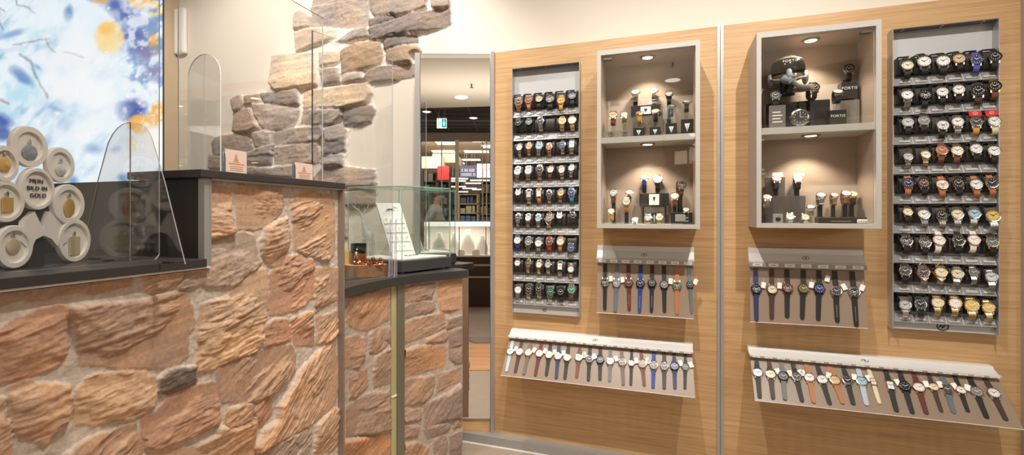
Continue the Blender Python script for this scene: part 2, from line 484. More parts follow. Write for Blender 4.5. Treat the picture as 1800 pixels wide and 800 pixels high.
def relief(name, stones, s0, s1, z0, z1, res, place, parent, thick, mortar_col, keep=None, both=False, amp=1.0, seed=1, edge=0.012, grow=0.0):
    """stones: list of (polygon in (s, z), colour, strata angle, roughness). place(s, z, h) -> xyz"""
    ns = int((s1 - s0) / res) + 1; nz = int((z1 - z0) / res) + 1
    S, Z = np.meshgrid(np.linspace(s0, s1, ns), np.linspace(z0, z1, nz))
    Hh = 0.004 * fbm(S * 90, Z * 90, 4, seed) - 0.002 + 0.003 * (fbm(S * 14, Z * 14, 3, seed + 5) - 0.5)
    C = np.empty(S.shape + (3,)); C[:] = mortar_col
    C *= (0.82 + 0.36 * fbm(S * 60, Z * 60, 4, seed + 9))[..., None]
    best = np.full(S.shape, -1e3); second = np.full(S.shape, -1e3)
    wob = 0.010 * (fbm(S * 30, Z * 30, 3, seed + 3) - 0.5) + 0.006 * (fbm(S * 110, Z * 110, 2, seed + 4) - 0.5)
    for k, (poly, col, ang, rg) in enumerate(stones):
        P = np.array(poly); m = 0.06
        i0 = max(0, int((P[:, 0].min() - m - s0) / res)); i1 = min(ns, int((P[:, 0].max() + m - s0) / res) + 2)
        j0 = max(0, int((P[:, 1].min() - m - z0) / res)); j1 = min(nz, int((P[:, 1].max() + m - z0) / res) + 2)
        if i1 <= i0 or j1 <= j0: continue
        sl = (slice(j0, j1), slice(i0, i1))
        x, y = S[sl], Z[sl]
        d = sdist(poly, x, y) + grow + wob[sl]
        b = best[sl]
        second[sl] = np.maximum(second[sl], np.minimum(b, d)); best[sl] = np.maximum(b, d)
        ins = d > 0
        if not ins.any(): continue
        ca, sa = math.cos(ang), math.sin(ang)
        u = x * ca + y * sa; v = -x * sa + y * ca
        warp = 0.022 * (fbm(u * 6 + k * 3.1, v * 6, 3, seed + 20) - 0.5) + 0.006 * (fbm(u * 22, v * 30 + k, 3, seed + 21) - 0.5)
        w = v + warp
        plates = fbm(u * 3.5 + k * 5.7, w * 11, 4, seed + 30) * 5
        fl = np.floor(plates); fr = plates - fl
        terr = (fl + np.clip((fr - 0.86) / 0.12, 0, 1) ** 1.2) / 5
        ridg = np.abs(fbm(u * 7 + k, w * 75, 3, seed + 31) - 0.5) * 2
        fine = fbm(u * 40, w * 260, 3, seed + 32)
        stri = fbm(u * 9 + k, w * 110, 3, seed + 35)
        chip = fbm(x * 60, y * 60, 3, seed + 36)
        lump = fbm(x * 13 + k * 9, y * 13, 3, seed + 33)
        rf = np.random.RandomState(100 + k + seed)
        cx_, cy_ = P[:, 0].mean(), P[:, 1].mean(); sx_, sy_ = max(np.ptp(P[:, 0]), .03), max(np.ptp(P[:, 1]), .03)
        fac = np.full(x.shape, 1.0)
        for q in range(6):
            a_ = rf.rand() * math.tau; g_ = 0.05 + 0.22 * rf.rand()
            qx = (x - cx_) * math.cos(a_) + (y - cy_) * math.sin(a_) + 0.010 * (fbm(x * 30 + q, y * 30, 3, seed + 50) - 0.5)
            fac = np.minimum(fac, g_ * (-qx) + 0.10 * min(sx_, sy_) * rf.rand())
        fac = np.clip(fac, -0.03, 0.03)
        rise = np.clip(d / edge, 0, 1); rise = np.sqrt(1 - (1 - rise) ** 2)
        tilt = ((x - P[:, 0].mean()) * math.sin(k * 2.4) + (y - P[:, 1].mean()) * math.cos(k * 1.7)) * 0.10
        top = thick * (0.8 + 0.35 * math.sin(k * 1.9) ** 2) + tilt + amp * rg * (0.026 * (terr - 0.5) - 0.003 * ridg + 0.004 * (stri - 0.5) + 0.0045 * (fine - 0.5)) + amp * (0.012 * (lump - 0.5) + 0.005 * (chip - 0.5) + 0.9 * fac)
        h = np.maximum(top, 0.003) * rise
        Hs = Hh[sl]; Hh[sl] = np.where(ins, np.maximum(h, 0.0), Hs)
        band = fbm(u * 2 + k * 2.2, w * 40, 3, seed + 40)
        blot = fbm(x * 9 + k * 4.4, y * 9, 4, seed + 41)
        c = np.array(col)[None, None, :] * (0.80 + 0.22 * band + 0.20 * blot)[..., None]
        c = c * (0.86 + 0.28 * np.clip((stri - 0.30) * 2.2, 0, 1))[..., None]
        c = c * (1 + np.array([0.10, 0.0, -0.16])[None, None, :] * (blot - 0.5)[..., None] * 2)
        lim = np.clip(d / 0.004, 0, 1)[..., None]
        Cs = C[sl]; C[sl] = np.where(ins[..., None], c * lim + Cs * (1 - lim), Cs)
    if both: Hh = np.where((best < 0) & ((best + second) < -0.055), -0.007, Hh)
    xyz = place(S, Z, Hh).reshape(-1, 3)
    idx = np.arange(ns * nz).reshape(nz, ns)
    quads = np.stack([idx[:-1, :-1], idx[:-1, 1:], idx[1:, 1:], idx[1:, :-1]], -1).reshape(-1, 4)
    if keep is not None or both:
        ok = np.ones(S.shape, bool)
        if keep is not None: ok &= keep(S, Z)
        if both: ok &= (best > -0.016) | ((best + second) > -0.075)
        okf = ok.reshape(-1)[quads].all(1)
        quads = quads[okf]
        used = np.unique(quads); remap = np.full(ns * nz, -1); remap[used] = np.arange(len(used))
        quads = remap[quads]; xyz = xyz[used]; cc = C.reshape(-1, 3)[used]
    else:
        cc = C.reshape(-1, 3)
    me = bpy.data.meshes.new(name)
    me.from_pydata(xyz.tolist(), [], quads.tolist())
    ca = me.color_attributes.new('stone_colour', 'FLOAT_COLOR', 'POINT')
    ca.data.foreach_set('color', np.concatenate([np.clip(cc, 0, 1), np.ones((len(cc), 1))], 1).astype(np.float32).ravel())
    me.materials.append(STONE)
    me.polygons.foreach_set('use_smooth', [True] * len(me.polygons))
    o = bpy.data.objects.new(name, me); COL.objects.link(o)
    if parent: o.parent = parent
    return o

def scol(r, g, b): return (lin(r), lin(g), lin(b))
TAN = scol(200, 164, 134); ORA = scol(206, 168, 136); YEL = scol(208, 174, 142); BRN = scol(186, 154, 130)
GRY = scol(184, 162, 144); DRK = scol(128, 112, 104); RED = scol(194, 152, 124)
MORT = scol(206, 192, 178)

# ---------------------------------------------------------------- tall counter
MD = Vector((0.3157, 0.9489, 0))         # runs away from the camera along the counter face
C0 = Vector((-0.816, 1.25, 0))
def Cp(s, o, z): return C0 + MD * s + AX * o + Vector((0, 0, z))
def SZ(px, py):
    p = hit(px, py, C0, AX)
    return (p - C0).dot(MD), p.z
S_END = SZ(600, 400)[0]
STEP = 0.0
def zc(px, py): return SZ(px, py)[1]
Z_UP = (zc(368.6, 314.5) + zc(592.5, 330.7)) / 2      # underside of the upper worktop
Z_LOW = 1.113

counter_px = [
 ([(-40, 519), (-5, 512), (238, 484.7), (236, 503), (184, 514), (144, 513), (74, 525), (27, 530), (-5, 541), (-40, 550)], BRN, 0.1, 0.6),
 ([(256, 483), (300, 474), (337, 473), (318, 496), (300, 502), (270, 513), (262, 509)], TAN, 0.5, 1.2),
 ([(371, 436), (388, 421), (432, 409), (452, 416), (457, 447), (465, 461), (455, 475), (435, 489), (412, 502), (381, 503), (352, 498), (321, 506), (337, 474), (369, 468), (369, 440)], GRY, 0.3, 0.55),
 ([(-40, 598), (-5, 585), (20, 570), (79, 548), (110, 537), (125, 540), (122, 575), (120, 625), (110, 640), (90, 651), (22, 668), (0, 676), (-40, 680)], RED, 0.22, 0.8),
 ([(128, 543), (169, 538), (247, 530), (300, 518), (334, 514), (343, 545), (345, 577), (337, 590), (336, 626), (322, 638), (300, 647), (214, 649), (180, 642), (146, 641), (146, 617), (139.5, 590), (135, 557)], BRN, 0.12, 0.9),
 ([(144, 690), (157.5, 669.5), (175.5, 660.5), (225, 656), (259, 655), (274.5, 667), (279, 699), (274.5, 714.5), (243, 735), (202.5, 741.5), (137, 750.5), (138, 710)], YEL, 0.08, 1.0),
 ([(22.5, 683), (45, 674), (90, 678.5), (124, 681), (126, 714.5), (121.5, 746), (99, 764), (85.5, 782), (54, 768.5), (25, 755), (24, 717)], TAN, 0.05, 1.0),
 ([(-40, 700), (11, 703), (16, 755), (22, 782), (23, 830), (-40, 830)], TAN, 0.3, 0.8),
 ([(290, 667), (300, 655), (327, 649), (348, 645), (349.5, 669.5), (345, 679.6), (300, 694), (288, 688)], DRK, 0.2, 0.8),
 ([(257, 738), (281, 728), (300, 703), (345, 681), (376, 675), (385, 678), (389, 703), (392, 732.5), (388, 746), (367, 755), (322, 775), (300, 782), (275, 788), (256, 778)], RED, 0.1, 0.9),
 ([(100, 830), (120, 805), (157.5, 777.5), (225, 753), (243, 748), (247.5, 775), (254, 780), (252, 830)], BRN, 0.4, 0.9),
 ([(258, 830), (260, 803), (300, 795), (356, 786.5), (385, 764), (388, 753), (408, 753), (435, 746), (448, 728), (451, 777), (453, 830)], ORA, 0.1, 0.6),
 ([(359.6, 540), (412, 518.5), (419, 508), (455, 476), (473, 474.6), (475.5, 505), (473, 554.5), (466.5, 570), (462, 604), (444, 626.5), (420, 634), (385.5, 648), (353, 659), (352, 640), (354, 586)], YEL, 0.12, 1.1),
 ([(388, 649), (444, 628), (482, 611), (516, 607), (524, 622), (521.6, 651.5), (500, 676), (484.5, 690), (446, 708), (394.5, 706.6), (388, 665)], BRN, 0.55, 1.1),
 ([(403.5, 721), (446, 712), (448.5, 723.5), (444, 739), (408, 753), (400, 745)], TAN, 0.4, 0.8),
 ([(451, 721), (462, 708), (480, 696.5), (482, 732.5), (462, 750.5), (453, 741.5)], RED, 0.5, 0.9),
 ([(536, 647), (563, 620), (592.5, 599.5), (595, 622), (599, 642.5), (599, 678.5), (590, 717), (561, 737), (545, 750.5), (498, 775), (487, 777.5), (457.5, 793), (455, 786.5), (471, 755), (489, 741.5), (493.5, 714.5), (514, 685)], ORA, 0.7, 1.2),
 ([(457, 830), (457, 805), (491, 782), (547.5, 753), (552, 764), (545, 830)], GRY, 0.5, 0.9),
 ([(563, 748), (590, 721), (599, 721), (600, 737), (599, 775), (592.5, 791), (579, 793), (559, 798), (561, 764)], TAN, 0.5, 1.2),
 ([(480, 484.7), (493.5, 469), (503, 453), (530, 450), (553, 457), (557, 474), (557.6, 505), (554, 521), (538.5, 536.5), (509, 550), (480, 553), (478, 527.5), (480, 505)], RED, 0.15, 1.1),
 ([(559, 473.5), (600, 471), (600, 496), (595, 525), (561, 548), (559, 516)], TAN, 0.3, 1.2),
 ([(559, 559), (597, 548), (599, 586), (579, 599.5), (559, 604), (565, 586)], TAN, 0.5, 1.0),
 ([(516, 563.5), (543, 550), (554, 552), (555, 606), (525, 607), (518, 586)], RED, 0.4, 1.1),
 ([(471, 572.5), (484.5, 563.5), (511.5, 563.5), (515, 599.5), (491, 604), (470, 607)], RED, 0.0, 0.4),
 ([(370, 320), (392, 330), (418, 336), (411, 349), (408, 372), (411, 391), (414, 406), (382, 416), (370, 417)], ORA, -0.2, 1.2),
 ([(422, 331), (431, 327.6), (469, 334), (499, 335), (503, 361.6), (496.6, 374), (482, 391), (465, 402), (424, 402), (421, 370)], ORA, 0.05, 1.0),
 ([(469, 404), (486, 393.5), (509, 383), (512.5, 406), (510, 436), (503, 453), (496.6, 468), (475, 466), (468, 444.5)], ORA, 0.15, 1.0),
 ([(518, 355), (530.6, 342.5), (552, 337), (575, 345), (588, 340), (592, 353), (592, 391), (590, 449), (583.7, 457), (560, 453), (543, 446.6), (522, 438), (520, 406)], TAN, 0.3, 1.5),
]
stones = [([SZ(*p) for p in poly], c, a, r) for poly, c, a, r in counter_px]
# courses below the frame, down to the floor
rr = random.Random(3)
zz = 0.02
while zz < 0.86:
    hh = 0.12 + 0.05 * rr.random(); ss = -0.75 + 0.1 * rr.random()
    while ss < S_END - 0.05:
        ww = 0.16 + 0.12 * rr.random()
        se = min(ss + ww, S_END)
        cs, cz = (ss + se) / 2, zz + hh / 2
        free = True
        for poly, *_ in stones[:28]:
            P = np.array([[cs, cz], [ss + .03, zz + .03], [se - .03, zz + .03], [ss + .03, zz + hh - .02], [se - .03, zz + hh - .02]])
            if sdist(poly, P[:, 0], P[:, 1]).max() > -0.008: free = False; break
        p = Cp(cs, 0, cz); py = HY - (cz - CAMH) / p.y * FPX
        if free and py > 812 and se - ss > 0.07:
            j = lambda: 0.012 * (rr.random() - 0.5)
            stones.append(([(ss + .01 + j(), zz + .01 + j()), (se - .01 + j(), zz + .01 + j()), (se - .008 + j(), zz + hh - .01 + j()), ((ss + se) / 2 + j(), zz + hh + j()), (ss + .012 + j(), zz + hh - .012 + j())], rr.choice([TAN, BRN, ORA, RED]), 0.3 * rr.random(), 0.9))
        ss = se
    zz += hh

troot = empty('stone_counter', C0, THETA)
tag(troot, 'large stone-faced shop counter with a raised dark worktop and a lower step', 'counter')
def cplace(S, Z, Hh):
    b = np.array([0.0, 0.0, 0.0])
    # local frame of the counter: x = out of the face (AX), y = along the counter (MD)
    return np.stack([-0.014 + Hh, S, Z], -1)
relief('stone_cladding', stones, -0.75, S_END - 0.004, 0.0, Z_UP - 0.004, 0.0027, cplace, troot, 0.014, MORT,
       keep=lambda S, Z: (S > 0.0) | (Z < Z_LOW - 0.006), seed=2, grow=0.0065, edge=0.009)
# bodies
MB().box(-1.15, -0.018, 0.012, S_END, 0.0, Z_UP).box(-0.62, -0.018, -0.78, 0.012, 0.0, Z_LOW - 0.004).build('body', DARKTOP, troot)
# upper worktop
s_front = SZ(345, 305)[0]
slab_top = Z_UP + 0.021
SL_L = -0.265
MB().box(SL_L, 0.016, s_front, S_END + 0.004, Z_UP, slab_top).build('worktop', DARKTOP, troot, bevel=0.002)
# side panel of the step, back panel beyond it
MB().box(-1.15, -0.012, -0.012, 0.011, Z_LOW + 0.02, Z_UP - 0.001).build('side_panel', DARKGLOSS, troot)
MB().box(-0.020, 0.002, -0.016, 0.0, Z_LOW - 0.006, Z_UP - 0.001).box(-0.012, 0.004, 0.0, 0.003, Z_LOW - 0.006, Z_UP - 0.001).build('corner_profile', ALU, troot)
MB().box(-0.03, 0.012, S_END - 0.004, S_END + 0.004, 0.0, Z_UP - 0.001).build('end_profile', mat('dark_grey_profile', rgb(150, 134, 124), 0.45, 0.3, vary=0.05), troot)
MB().box(-0.012, 0.010, 0.001, S_END, Z_UP - 0.005, Z_UP - 0.0005).build('trim_strip', GREYLAM, troot)
# lower worktop with its pale edge strip
MB().box(-0.62, 0.014, -0.78, -0.017, Z_LOW, Z_LOW + 0.021).build('lower_worktop', DARKTOP, troot, bevel=0.0015)
MB().box(-0.03, 0.011, -0.78, -0.004, Z_LOW - 0.005, Z_LOW - 0.0005).build('edge_strip', mat('pale_strip', rgb(214, 202, 190), 0.4, vary=0.03), troot)

# ---------------------------------------------------------------- curved lower counter
H2 = CAMH - (508.3 - HY) / FPX * 1.76
def on_plane(px, py, z):
    d = ray(px, py); t = (z - CAMH) / d.z
    return CAM + d * t
q1, q2, q3 = on_plane(601.5, 508.3, H2), on_plane(705, 486.8, H2), on_plane(821, 475, H2)
def circle3(a, b, c):
    ax, ay, bx, by, cx, cy = a.x, a.y, b.x, b.y, c.x, c.y
    d = 2 * (ax * (by - cy) + bx * (cy - ay) + cx * (ay - by))
    ux = ((ax * ax + ay * ay) * (by - cy) + (bx * bx + by * by) * (cy - ay) + (cx * cx + cy * cy) * (ay - by)) / d
    uy = ((ax * ax + ay * ay) * (cx - bx) + (bx * bx + by * by) * (ax - cx) + (cx * cx + cy * cy) * (bx - ax)) / d
    return Vector((ux, uy, 0)), math.hypot(ax - ux, ay - uy)
CC, CR = circle3(q1, q2, q3)
def ang_of(p): return math.atan2(p.y - CC.y, p.x - CC.x)
A1, A3 = ang_of(q1), ang_of(q3)
if A1 < 0: A1 += 2 * math.pi
if A3 < 0: A3 += 2 * math.pi
def arc(r, a0, a1, n):
    return [(CC.x + r * math.cos(a0 + (a1 - a0) * i / n), CC.y + r * math.sin(a0 + (a1 - a0) * i / n)) for i in range(n + 1)]
RF = CR + 0.018                       # stone face radius
def AZ(px, py, r=RF):
    """pixel -> (arc length from the far end of the first edge, z) on the curved face"""
    d = ray(px, py)
    dx, dy = d.x, d.y; ox, oy = -CC.x, -CC.y
    a = dx * dx + dy * dy; b = 2 * (ox * dx + oy * dy); c = ox * ox + oy * oy - r * r
    t = (-b + math.sqrt(max(0, b * b - 4 * a * c))) / (2 * a)
    p = CAM + d * t
    an = ang_of(p)
    if an < 0: an += 2 * math.pi
    return (A1 - an) * r, p.z
croot = empty('curved_counter', (q2.x, q2.y, 0))
tag(croot, 'lower curved stone-faced counter with dark top beside the mirror', 'counter')
def loc_c(pts): return [(x - q2.x, y - q2.y) for x, y in pts]
back = [(-0.28, 2.455), (-0.45, 2.505), (-0.57, 2.525), (-0.65, 2.62), (-0.86, 2.60), (-1.12, 2.15), (-0.93, 1.875)]
endp = [(q3.x + 0.004, q3.y + 0.01), (q3.x - 0.006, q3.y + 0.03)]
top_poly = arc(CR, A1 - 0.008, A3, 28) + endp + back
MB().prism(loc_c(top_poly), H2 - 0.038, H2).build('worktop', DARKTOP, croot, bevel=0.0015)
ins = [(-0.32, 2.43), (-0.45, 2.475), (-0.57, 2.49), (-0.64, 2.58), (-0.84, 2.56), (-1.08, 2.15), (-0.93, 1.90)]
body_poly = arc(RF + 0.016, A1 - 0.008, A3 + 0.012, 28) + ins
MB().prism(loc_c(body_poly), 0.0, H2 - 0.0385).build('body', mat('counter_carcass', rgb(178, 148, 124), 0.7, vary=0.06), croot)
def T6(pts): return [(x / 4.704 + 590, y / 4.704 + 470) for x, y in pts]
def T7(pts): return [(x / 4.704 + 590, y / 4.704 + 630) for x, y in pts]
D1 = scol(186, 148, 120); D2 = scol(176, 146, 124); D3 = scol(164, 140, 124); D4 = scol(196, 150, 112); D5 = scol(150, 130, 120)
cur_px = [
 (T6([(115, 250), (200, 225), (455, 180), (470, 300), (460, 430), (340, 500), (240, 530), (150, 500), (110, 440), (120, 330)]), D1, 0.6, 0.9),
 (T6([(50, 620), (190, 560), (250, 585), (262, 640), (245, 760), (235, 785), (200, 832), (50, 850)]), D1, 0.0, 0.9),
 (T6([(300, 560), (330, 520), (400, 510), (400, 600), (450, 620), (430, 660), (340, 720), (300, 700)]), D2, 0.8, 0.9),
 (T6([(410, 510), (470, 490), (475, 620), (400, 600)]), D2, 0.2, 0.4),
 (T6([(340, 740), (480, 670), (485, 958), (380, 990), (330, 1000), (330, 850)]), D2, 0.4, 1.1),
 (T6([(130, 908), (275, 838), (275, 993), (190, 1083), (135, 1083), (125, 973)]), D1, 0.4, 0.9),
 (T7([(110, 400), (180, 360), (300, 290), (450, 275), (465, 460), (460, 590), (340, 620), (100, 650), (105, 480)]), D2, -0.1, 1.1),
 (T7([(60, 690), (230, 660), (480, 640), (480, 740), (440, 850), (60, 870)]), D4, 0.3, 0.8),
 (T6([(575, 172), (840, 128), (800, 250), (700, 280), (580, 300)]), D2, 0.15, 0.7),
 (T6([(580, 330), (690, 290), (820, 290), (830, 340), (790, 370), (650, 410), (580, 420)]), D3, 0.2, 0.7),
 (T6([(860, 118), (1050, 98), (1050, 350), (960, 360), (880, 370), (850, 250)]), D1, 0.1, 0.6),
 (T6([(575, 470), (650, 430), (900, 375), (920, 490), (800, 560), (575, 640)]), D2, 0.35, 1.1),
 (T6([(930, 430), (1055, 400), (1055, 490), (930, 510)]), D3, 0.1, 0.7),
 (T6([(760, 600), (920, 530), (940, 560), (920, 620), (760, 630)]), D1, 0.35, 0.8),
 (T6([(945, 540), (1050, 500), (1050, 640), (945, 680)]), D3, 0.2, 0.8),
 (T6([(575, 690), (700, 650), (910, 650), (920, 790), (880, 830), (700, 880), (575, 910)]), D4, 0.15, 0.8),
 (T6([(945, 690), (1050, 650), (1050, 790), (1000, 800), (945, 760)]), D3, 0.3, 0.8),
 (T7([(585, 190), (820, 145), (830, 200), (800, 300), (740, 370), (580, 400)]), D2, 0.5, 0.8),
 (T7([(850, 140), (1040, 80), (1050, 190), (900, 260), (850, 280)]), D2, 0.35, 0.8),
 (T7([(740, 400), (880, 320), (1040, 220), (1045, 490), (900, 520), (770, 590), (735, 570)]), D3, 1.0, 0.7),
 (T7([(580, 430), (710, 430), (720, 510), (580, 530)]), D2, 0.0, 0.6),
 (T7([(580, 560), (700, 570), (690, 650), (580, 670)]), D2, 0.3, 0.7),
 (T7([(730, 600), (950, 530), (950, 590), (890, 640), (770, 670)]), D3, 0.3, 0.6),
 (T7([(980, 520), (1045, 500), (1045, 570), (985, 580)]), D2, 0.3, 0.6),
 (T7([(820, 690), (900, 640), (930, 690), (920, 790), (820, 860)]), D3, 0.8, 0.5),
 (T7([(950, 660), (1045, 610), (1045, 860), (950, 860)]), D5, 0.2, 0.4),
 (T7([(580, 720), (690, 700), (780, 750), (770, 860), (580, 860)]), D1, 0.6, 0.8),
]
cst = [([AZ(*p) for p in poly], c, a, r) for poly, c, a, r in cur_px]
def kplace(S, Z, Hh):
    r = RF + 0.012 - Hh
    an = A1 - S / RF
    return np.stack([CC.x + r * np.cos(an) - q2.x, CC.y + r * np.sin(an) - q2.y, Z], -1)
slot0, slot1 = AZ(690.5, 600)[0], AZ(712, 600)[0]
L3 = (A1 - A3) * RF - 0.012
zlow = min(min(z for s, z in poly) for poly, *_ in cst)
rr = random.Random(5); zz = 0.01
while zz < zlow - 0.02:
    hh = min(0.13, zlow - zz); ss = 0.0
    while ss < L3 - 0.04:
        se = min(ss + 0.14 + 0.1 * rr.random(), L3)
        if se < slot0 or ss > slot1:
            cst.append(([(ss + .01, zz + .008), (se - .012, zz + .01), (se - .01, zz + hh - .01), (ss + .008, zz + hh - .012)], rr.choice([D1, D2, D3]), 0.2, 0.8))
        ss = se
    zz += hh
relief('stone_cladding', cst, 0.0, L3, 0.0, H2 - 0.039, 0.0042, kplace, croot, 0.010, scol(186, 170, 156),
       keep=lambda S, Z: (S < slot0) | (S > slot1), seed=6, amp=0.7, grow=0.004)
# vertical metal slot between the two stone fields
sm = slot0 + (slot1 - slot0) * 0.42
def kp(s, r, z):
    an = A1 - s / RF
    return (CC.x + r * math.cos(an) - q2.x, CC.y + r * math.sin(an) - q2.y, z)
mb = MB()
for (sa, sb, ra, mi) in ((slot0, sm, RF + 0.010, 0), (sm, slot1, RF + 0.002, 1)):
    mb.hexa([kp(sa, ra, 0), kp(sb, ra, 0), kp(sb, RF + 0.018, 0), kp(sa, RF + 0.018, 0), kp(sa, ra, H2 - 0.039), kp(sb, ra, H2 - 0.039), kp(sb, RF + 0.018, H2 - 0.039), kp(sa, RF + 0.018, H2 - 0.039)], mi)
mb.build('slot_profile', [mat('pale_green_glass', rgb(196, 190, 140), 0.15, 0.3, vary=0.05), mat('olive_metal', rgb(132, 128, 112), 0.3, 0.5, vary=0.05)], croot)
zb = AZ(696, 698)[1]
MB().hexa([kp(slot0, RF + 0.006, zb), kp(sm, RF + 0.006, zb), kp(sm, RF + 0.011, zb), kp(slot0, RF + 0.011, zb), kp(slot0, RF + 0.006, zb + 0.005), kp(sm, RF + 0.006, zb + 0.005), kp(sm, RF + 0.011, zb + 0.005), kp(slot0, RF + 0.011, zb + 0.005)]).build('clip', WHITE, croot)

# ---------------------------------------------------------------- stones set into the cream wall
def Ta(pts): return [(x / 5.294 + 460, y / 5.294) for x, y in pts]
def Tb(pts): return [(x / 5.334 + 360, y / 5.334 + 140) for x, y in pts]
def Tc(pts): return [(x / 5.334 + 360, y / 5.334 + 270) for x, y in pts]
G1 = scol(190, 174, 162); G2 = scol(174, 162, 154); G3 = scol(142, 130, 124); G4 = scol(212, 188, 164); G5 = scol(166, 150, 138); G6 = scol(180, 156, 134)
wall_px = [
 (Ta([(470, 80), (700, 40), (850, 5), (990, 20), (990, 220), (960, 250), (480, 245)]), G1, 0.12, 1.0),
 (Ta([(1000, -60), (1540, -60), (1530, 60), (1420, 110), (1250, 145), (1060, 150), (1010, 80)]), G5, 0.1, 0.6),
 (Ta([(1585, -60), (1750, -60), (1745, 60), (1600, 90)]), G5, 0.1, 0.6),
 (Ta([(470, 60), (700, 25), (850, -12), (990, -10), (990, -110), (480, -60)]), G1, 0.12, 0.8),
 (Ta([(1010, 270), (1200, 215), (1440, 130), (1600, 105), (1750, 85), (1750, 220), (1700, 250), (1400, 300), (1180, 350), (1020, 375)]), G3, 0.3, 1.1),
 (Ta([(1010, 190), (1150, 160), (1240, 155), (1240, 175), (1010, 245)]), G3, 0.1, 0.5),
 (Ta([(305, 140), (370, 110), (470, 170), (470, 260), (310, 275)]), G1, -0.3, 0.8),
 (Ta([(330, 310), (400, 285), (600, 270), (700, 290), (690, 340), (560, 390), (330, 480)]), G4, 0.2, 0.6),
 (Ta([(690, 385), (800, 310), (990, 262), (1000, 330), (860, 372)]), G2, 0.4, 1.1),
 ([(477, 98), (551, 92.6), (556, 147), (490, 160), (476, 147)], G4, 0.08, 1.0),
 (Ta([(570, 500), (740, 480), (740, 560), (570, 625)]), G4, 0.2, 0.8),
 (Ta([(570, 650), (720, 640), (730, 760), (570, 790)]), G1, 0.1, 0.8),
 (Ta([(760, 480), (910, 400), (1110, 395), (1120, 520), (1100, 590), (900, 655), (750, 685)]), G6, 0.3, 0.7),
 (Ta([(1140, 400), (1190, 345), (1440, 335), (1450, 390), (1280, 425), (1150, 450)]), G3, 0.15, 0.8),
 (Ta([(1170, 475), (1330, 430), (1460, 435), (1470, 470), (1380, 500), (1390, 570), (1240, 590), (1170, 550)]), G6, 0.1, 0.8),
 (Ta([(1140, 625), (1230, 615), (1420, 595), (1420, 700), (1230, 740), (990, 770), (960, 725), (1010, 655)]), G5, 0.1, 0.9),
 (Ta([(760, 705), (930, 675), (940, 740), (760, 780)]), G1, 0.1, 0.6),
 (Tb([(930, 110), (1280, 65), (1530, 40), (1560, 130), (1520, 210), (1320, 262), (1060, 265), (930, 260)]), G4, 0.1, 1.0),
 (Tb([(1310, 290), (1560, 248), (1590, 290), (1550, 390), (1310, 425)]), G3, 0.1, 1.0),
 (Tb([(930, 290), (1280, 290), (1290, 330), (1230, 410), (1110, 430), (900, 410), (920, 330)]), G2, 0.2, 0.9),
 (Tb([(260, 200), (330, 155), (380, 230), (350, 270), (290, 290)]), G5, 0.1, 0.5),
 (Tb([(390, 170), (510, 140), (510, 210), (390, 235)]), G6, 0.1, 0.5),
 (Tb([(530, 140), (880, 100), (880, 220), (780, 240), (560, 210)]), G2, 0.05, 0.9),
 (Tb([(470, 235), (780, 255), (880, 270), (870, 360), (830, 440), (570, 482), (490, 340)]), G1, 0.05, 0.7),
 (Tb([(275, 320), (420, 270), (470, 340), (510, 450), (440, 490), (280, 490)]), G6, 0.1, 0.9),
 (Tb([(75, 600), (130, 530), (400, 510), (460, 650), (380, 690), (200, 710), (90, 700)]), G5, 0.1, 0.9),
 (Tb([(470, 510), (560, 485), (640, 505), (640, 600), (480, 640)]), G1, 0.2, 0.9),
 (Tb([(640, 510), (850, 460), (1110, 440), (1130, 500), (1080, 570), (850, 600), (650, 610)]), G2, 0.1, 1.0),
 (Tb([(1140, 450), (1290, 420), (1320, 480), (1310, 560), (1150, 580)]), G2, 0.1, 0.5),
 (Tb([(400, 690), (640, 612), (640, 700), (400, 730)]), G2, 0.25, 0.9),
 (Tb([(650, 640), (850, 615), (1060, 595), (1080, 700), (1060, 780), (650, 790)]), G1, 0.1, 0.8),
 (Tb([(1110, 600), (1310, 565), (1310, 650), (1240, 700), (1110, 710)]), G3, 0.15, 1.2),
 (Tb([(1100, 725), (1290, 705), (1290, 800), (1110, 800)]), G2, 0.1, 0.8),
 (Tb([(390, 745), (620, 712), (630, 790), (400, 820)]), G3, 0.05, 0.9),
 (Tc([(400, 130), (620, 140), (830, 118), (830, 220), (380, 190)]), G2, 0.05, 0.9),
 (Tc([(1100, 135), (1280, 125), (1590, 158), (1600, 200), (1585, 300), (1280, 320), (1010, 240)]), G5, 0.0, 1.0),
 (Tc([(1280, 370), (1590, 330), (1590, 480), (1350, 485), (1280, 460)]), G5, 0.0, 0.8),
 (Tc([(1285, 505), (1330, 500), (1330, 780), (1280, 770)]), G2, 0.0, 0.8),
 (Tb([(50, 705), (100, 722), (180, 732), (170, 830), (50, 830)]), G2, 0.0, 0.8),
 (Tc([(860, 260), (1260, 340), (1260, 460), (860, 420)]), G1, 0.0, 0.8),
 (Tc([(860, 450), (1250, 490), (1250, 700), (860, 700)]), G5, 0.0, 0.8),
 (Tc([(400, 240), (830, 250), (830, 420), (400, 400)]), G1, 0.0, 0.8),
]
def UZw(px, py): return UZ(px, py, -0.03)
wst = [([UZw(*p) for p in poly], c, a, r) for poly, c, a, r in wall_px]
allp = np.array([p for poly, *_ in wst for p in poly])
def wplace(S, Z, Hh):
    return np.stack([S, 0.037 - Hh, Z], -1)
wroot = relief('wall_cladding', wst, allp[:, 0].min() - 0.03, allp[:, 0].max() + 0.03, allp[:, 1].min() - 0.03, min(allp[:, 1].max() + 0.03, CEIL), 0.0072, wplace, None, 0.034, scol(236, 228, 220), both=True, seed=8, edge=0.012, amp=0.8, grow=0.009)
wroot.location = Wp(0, 0, 0); wroot.rotation_euler = (0, 0, THETA)
tag(wroot, 'irregular field of natural stones mortared into the cream wall behind the counter', 'stone cladding')

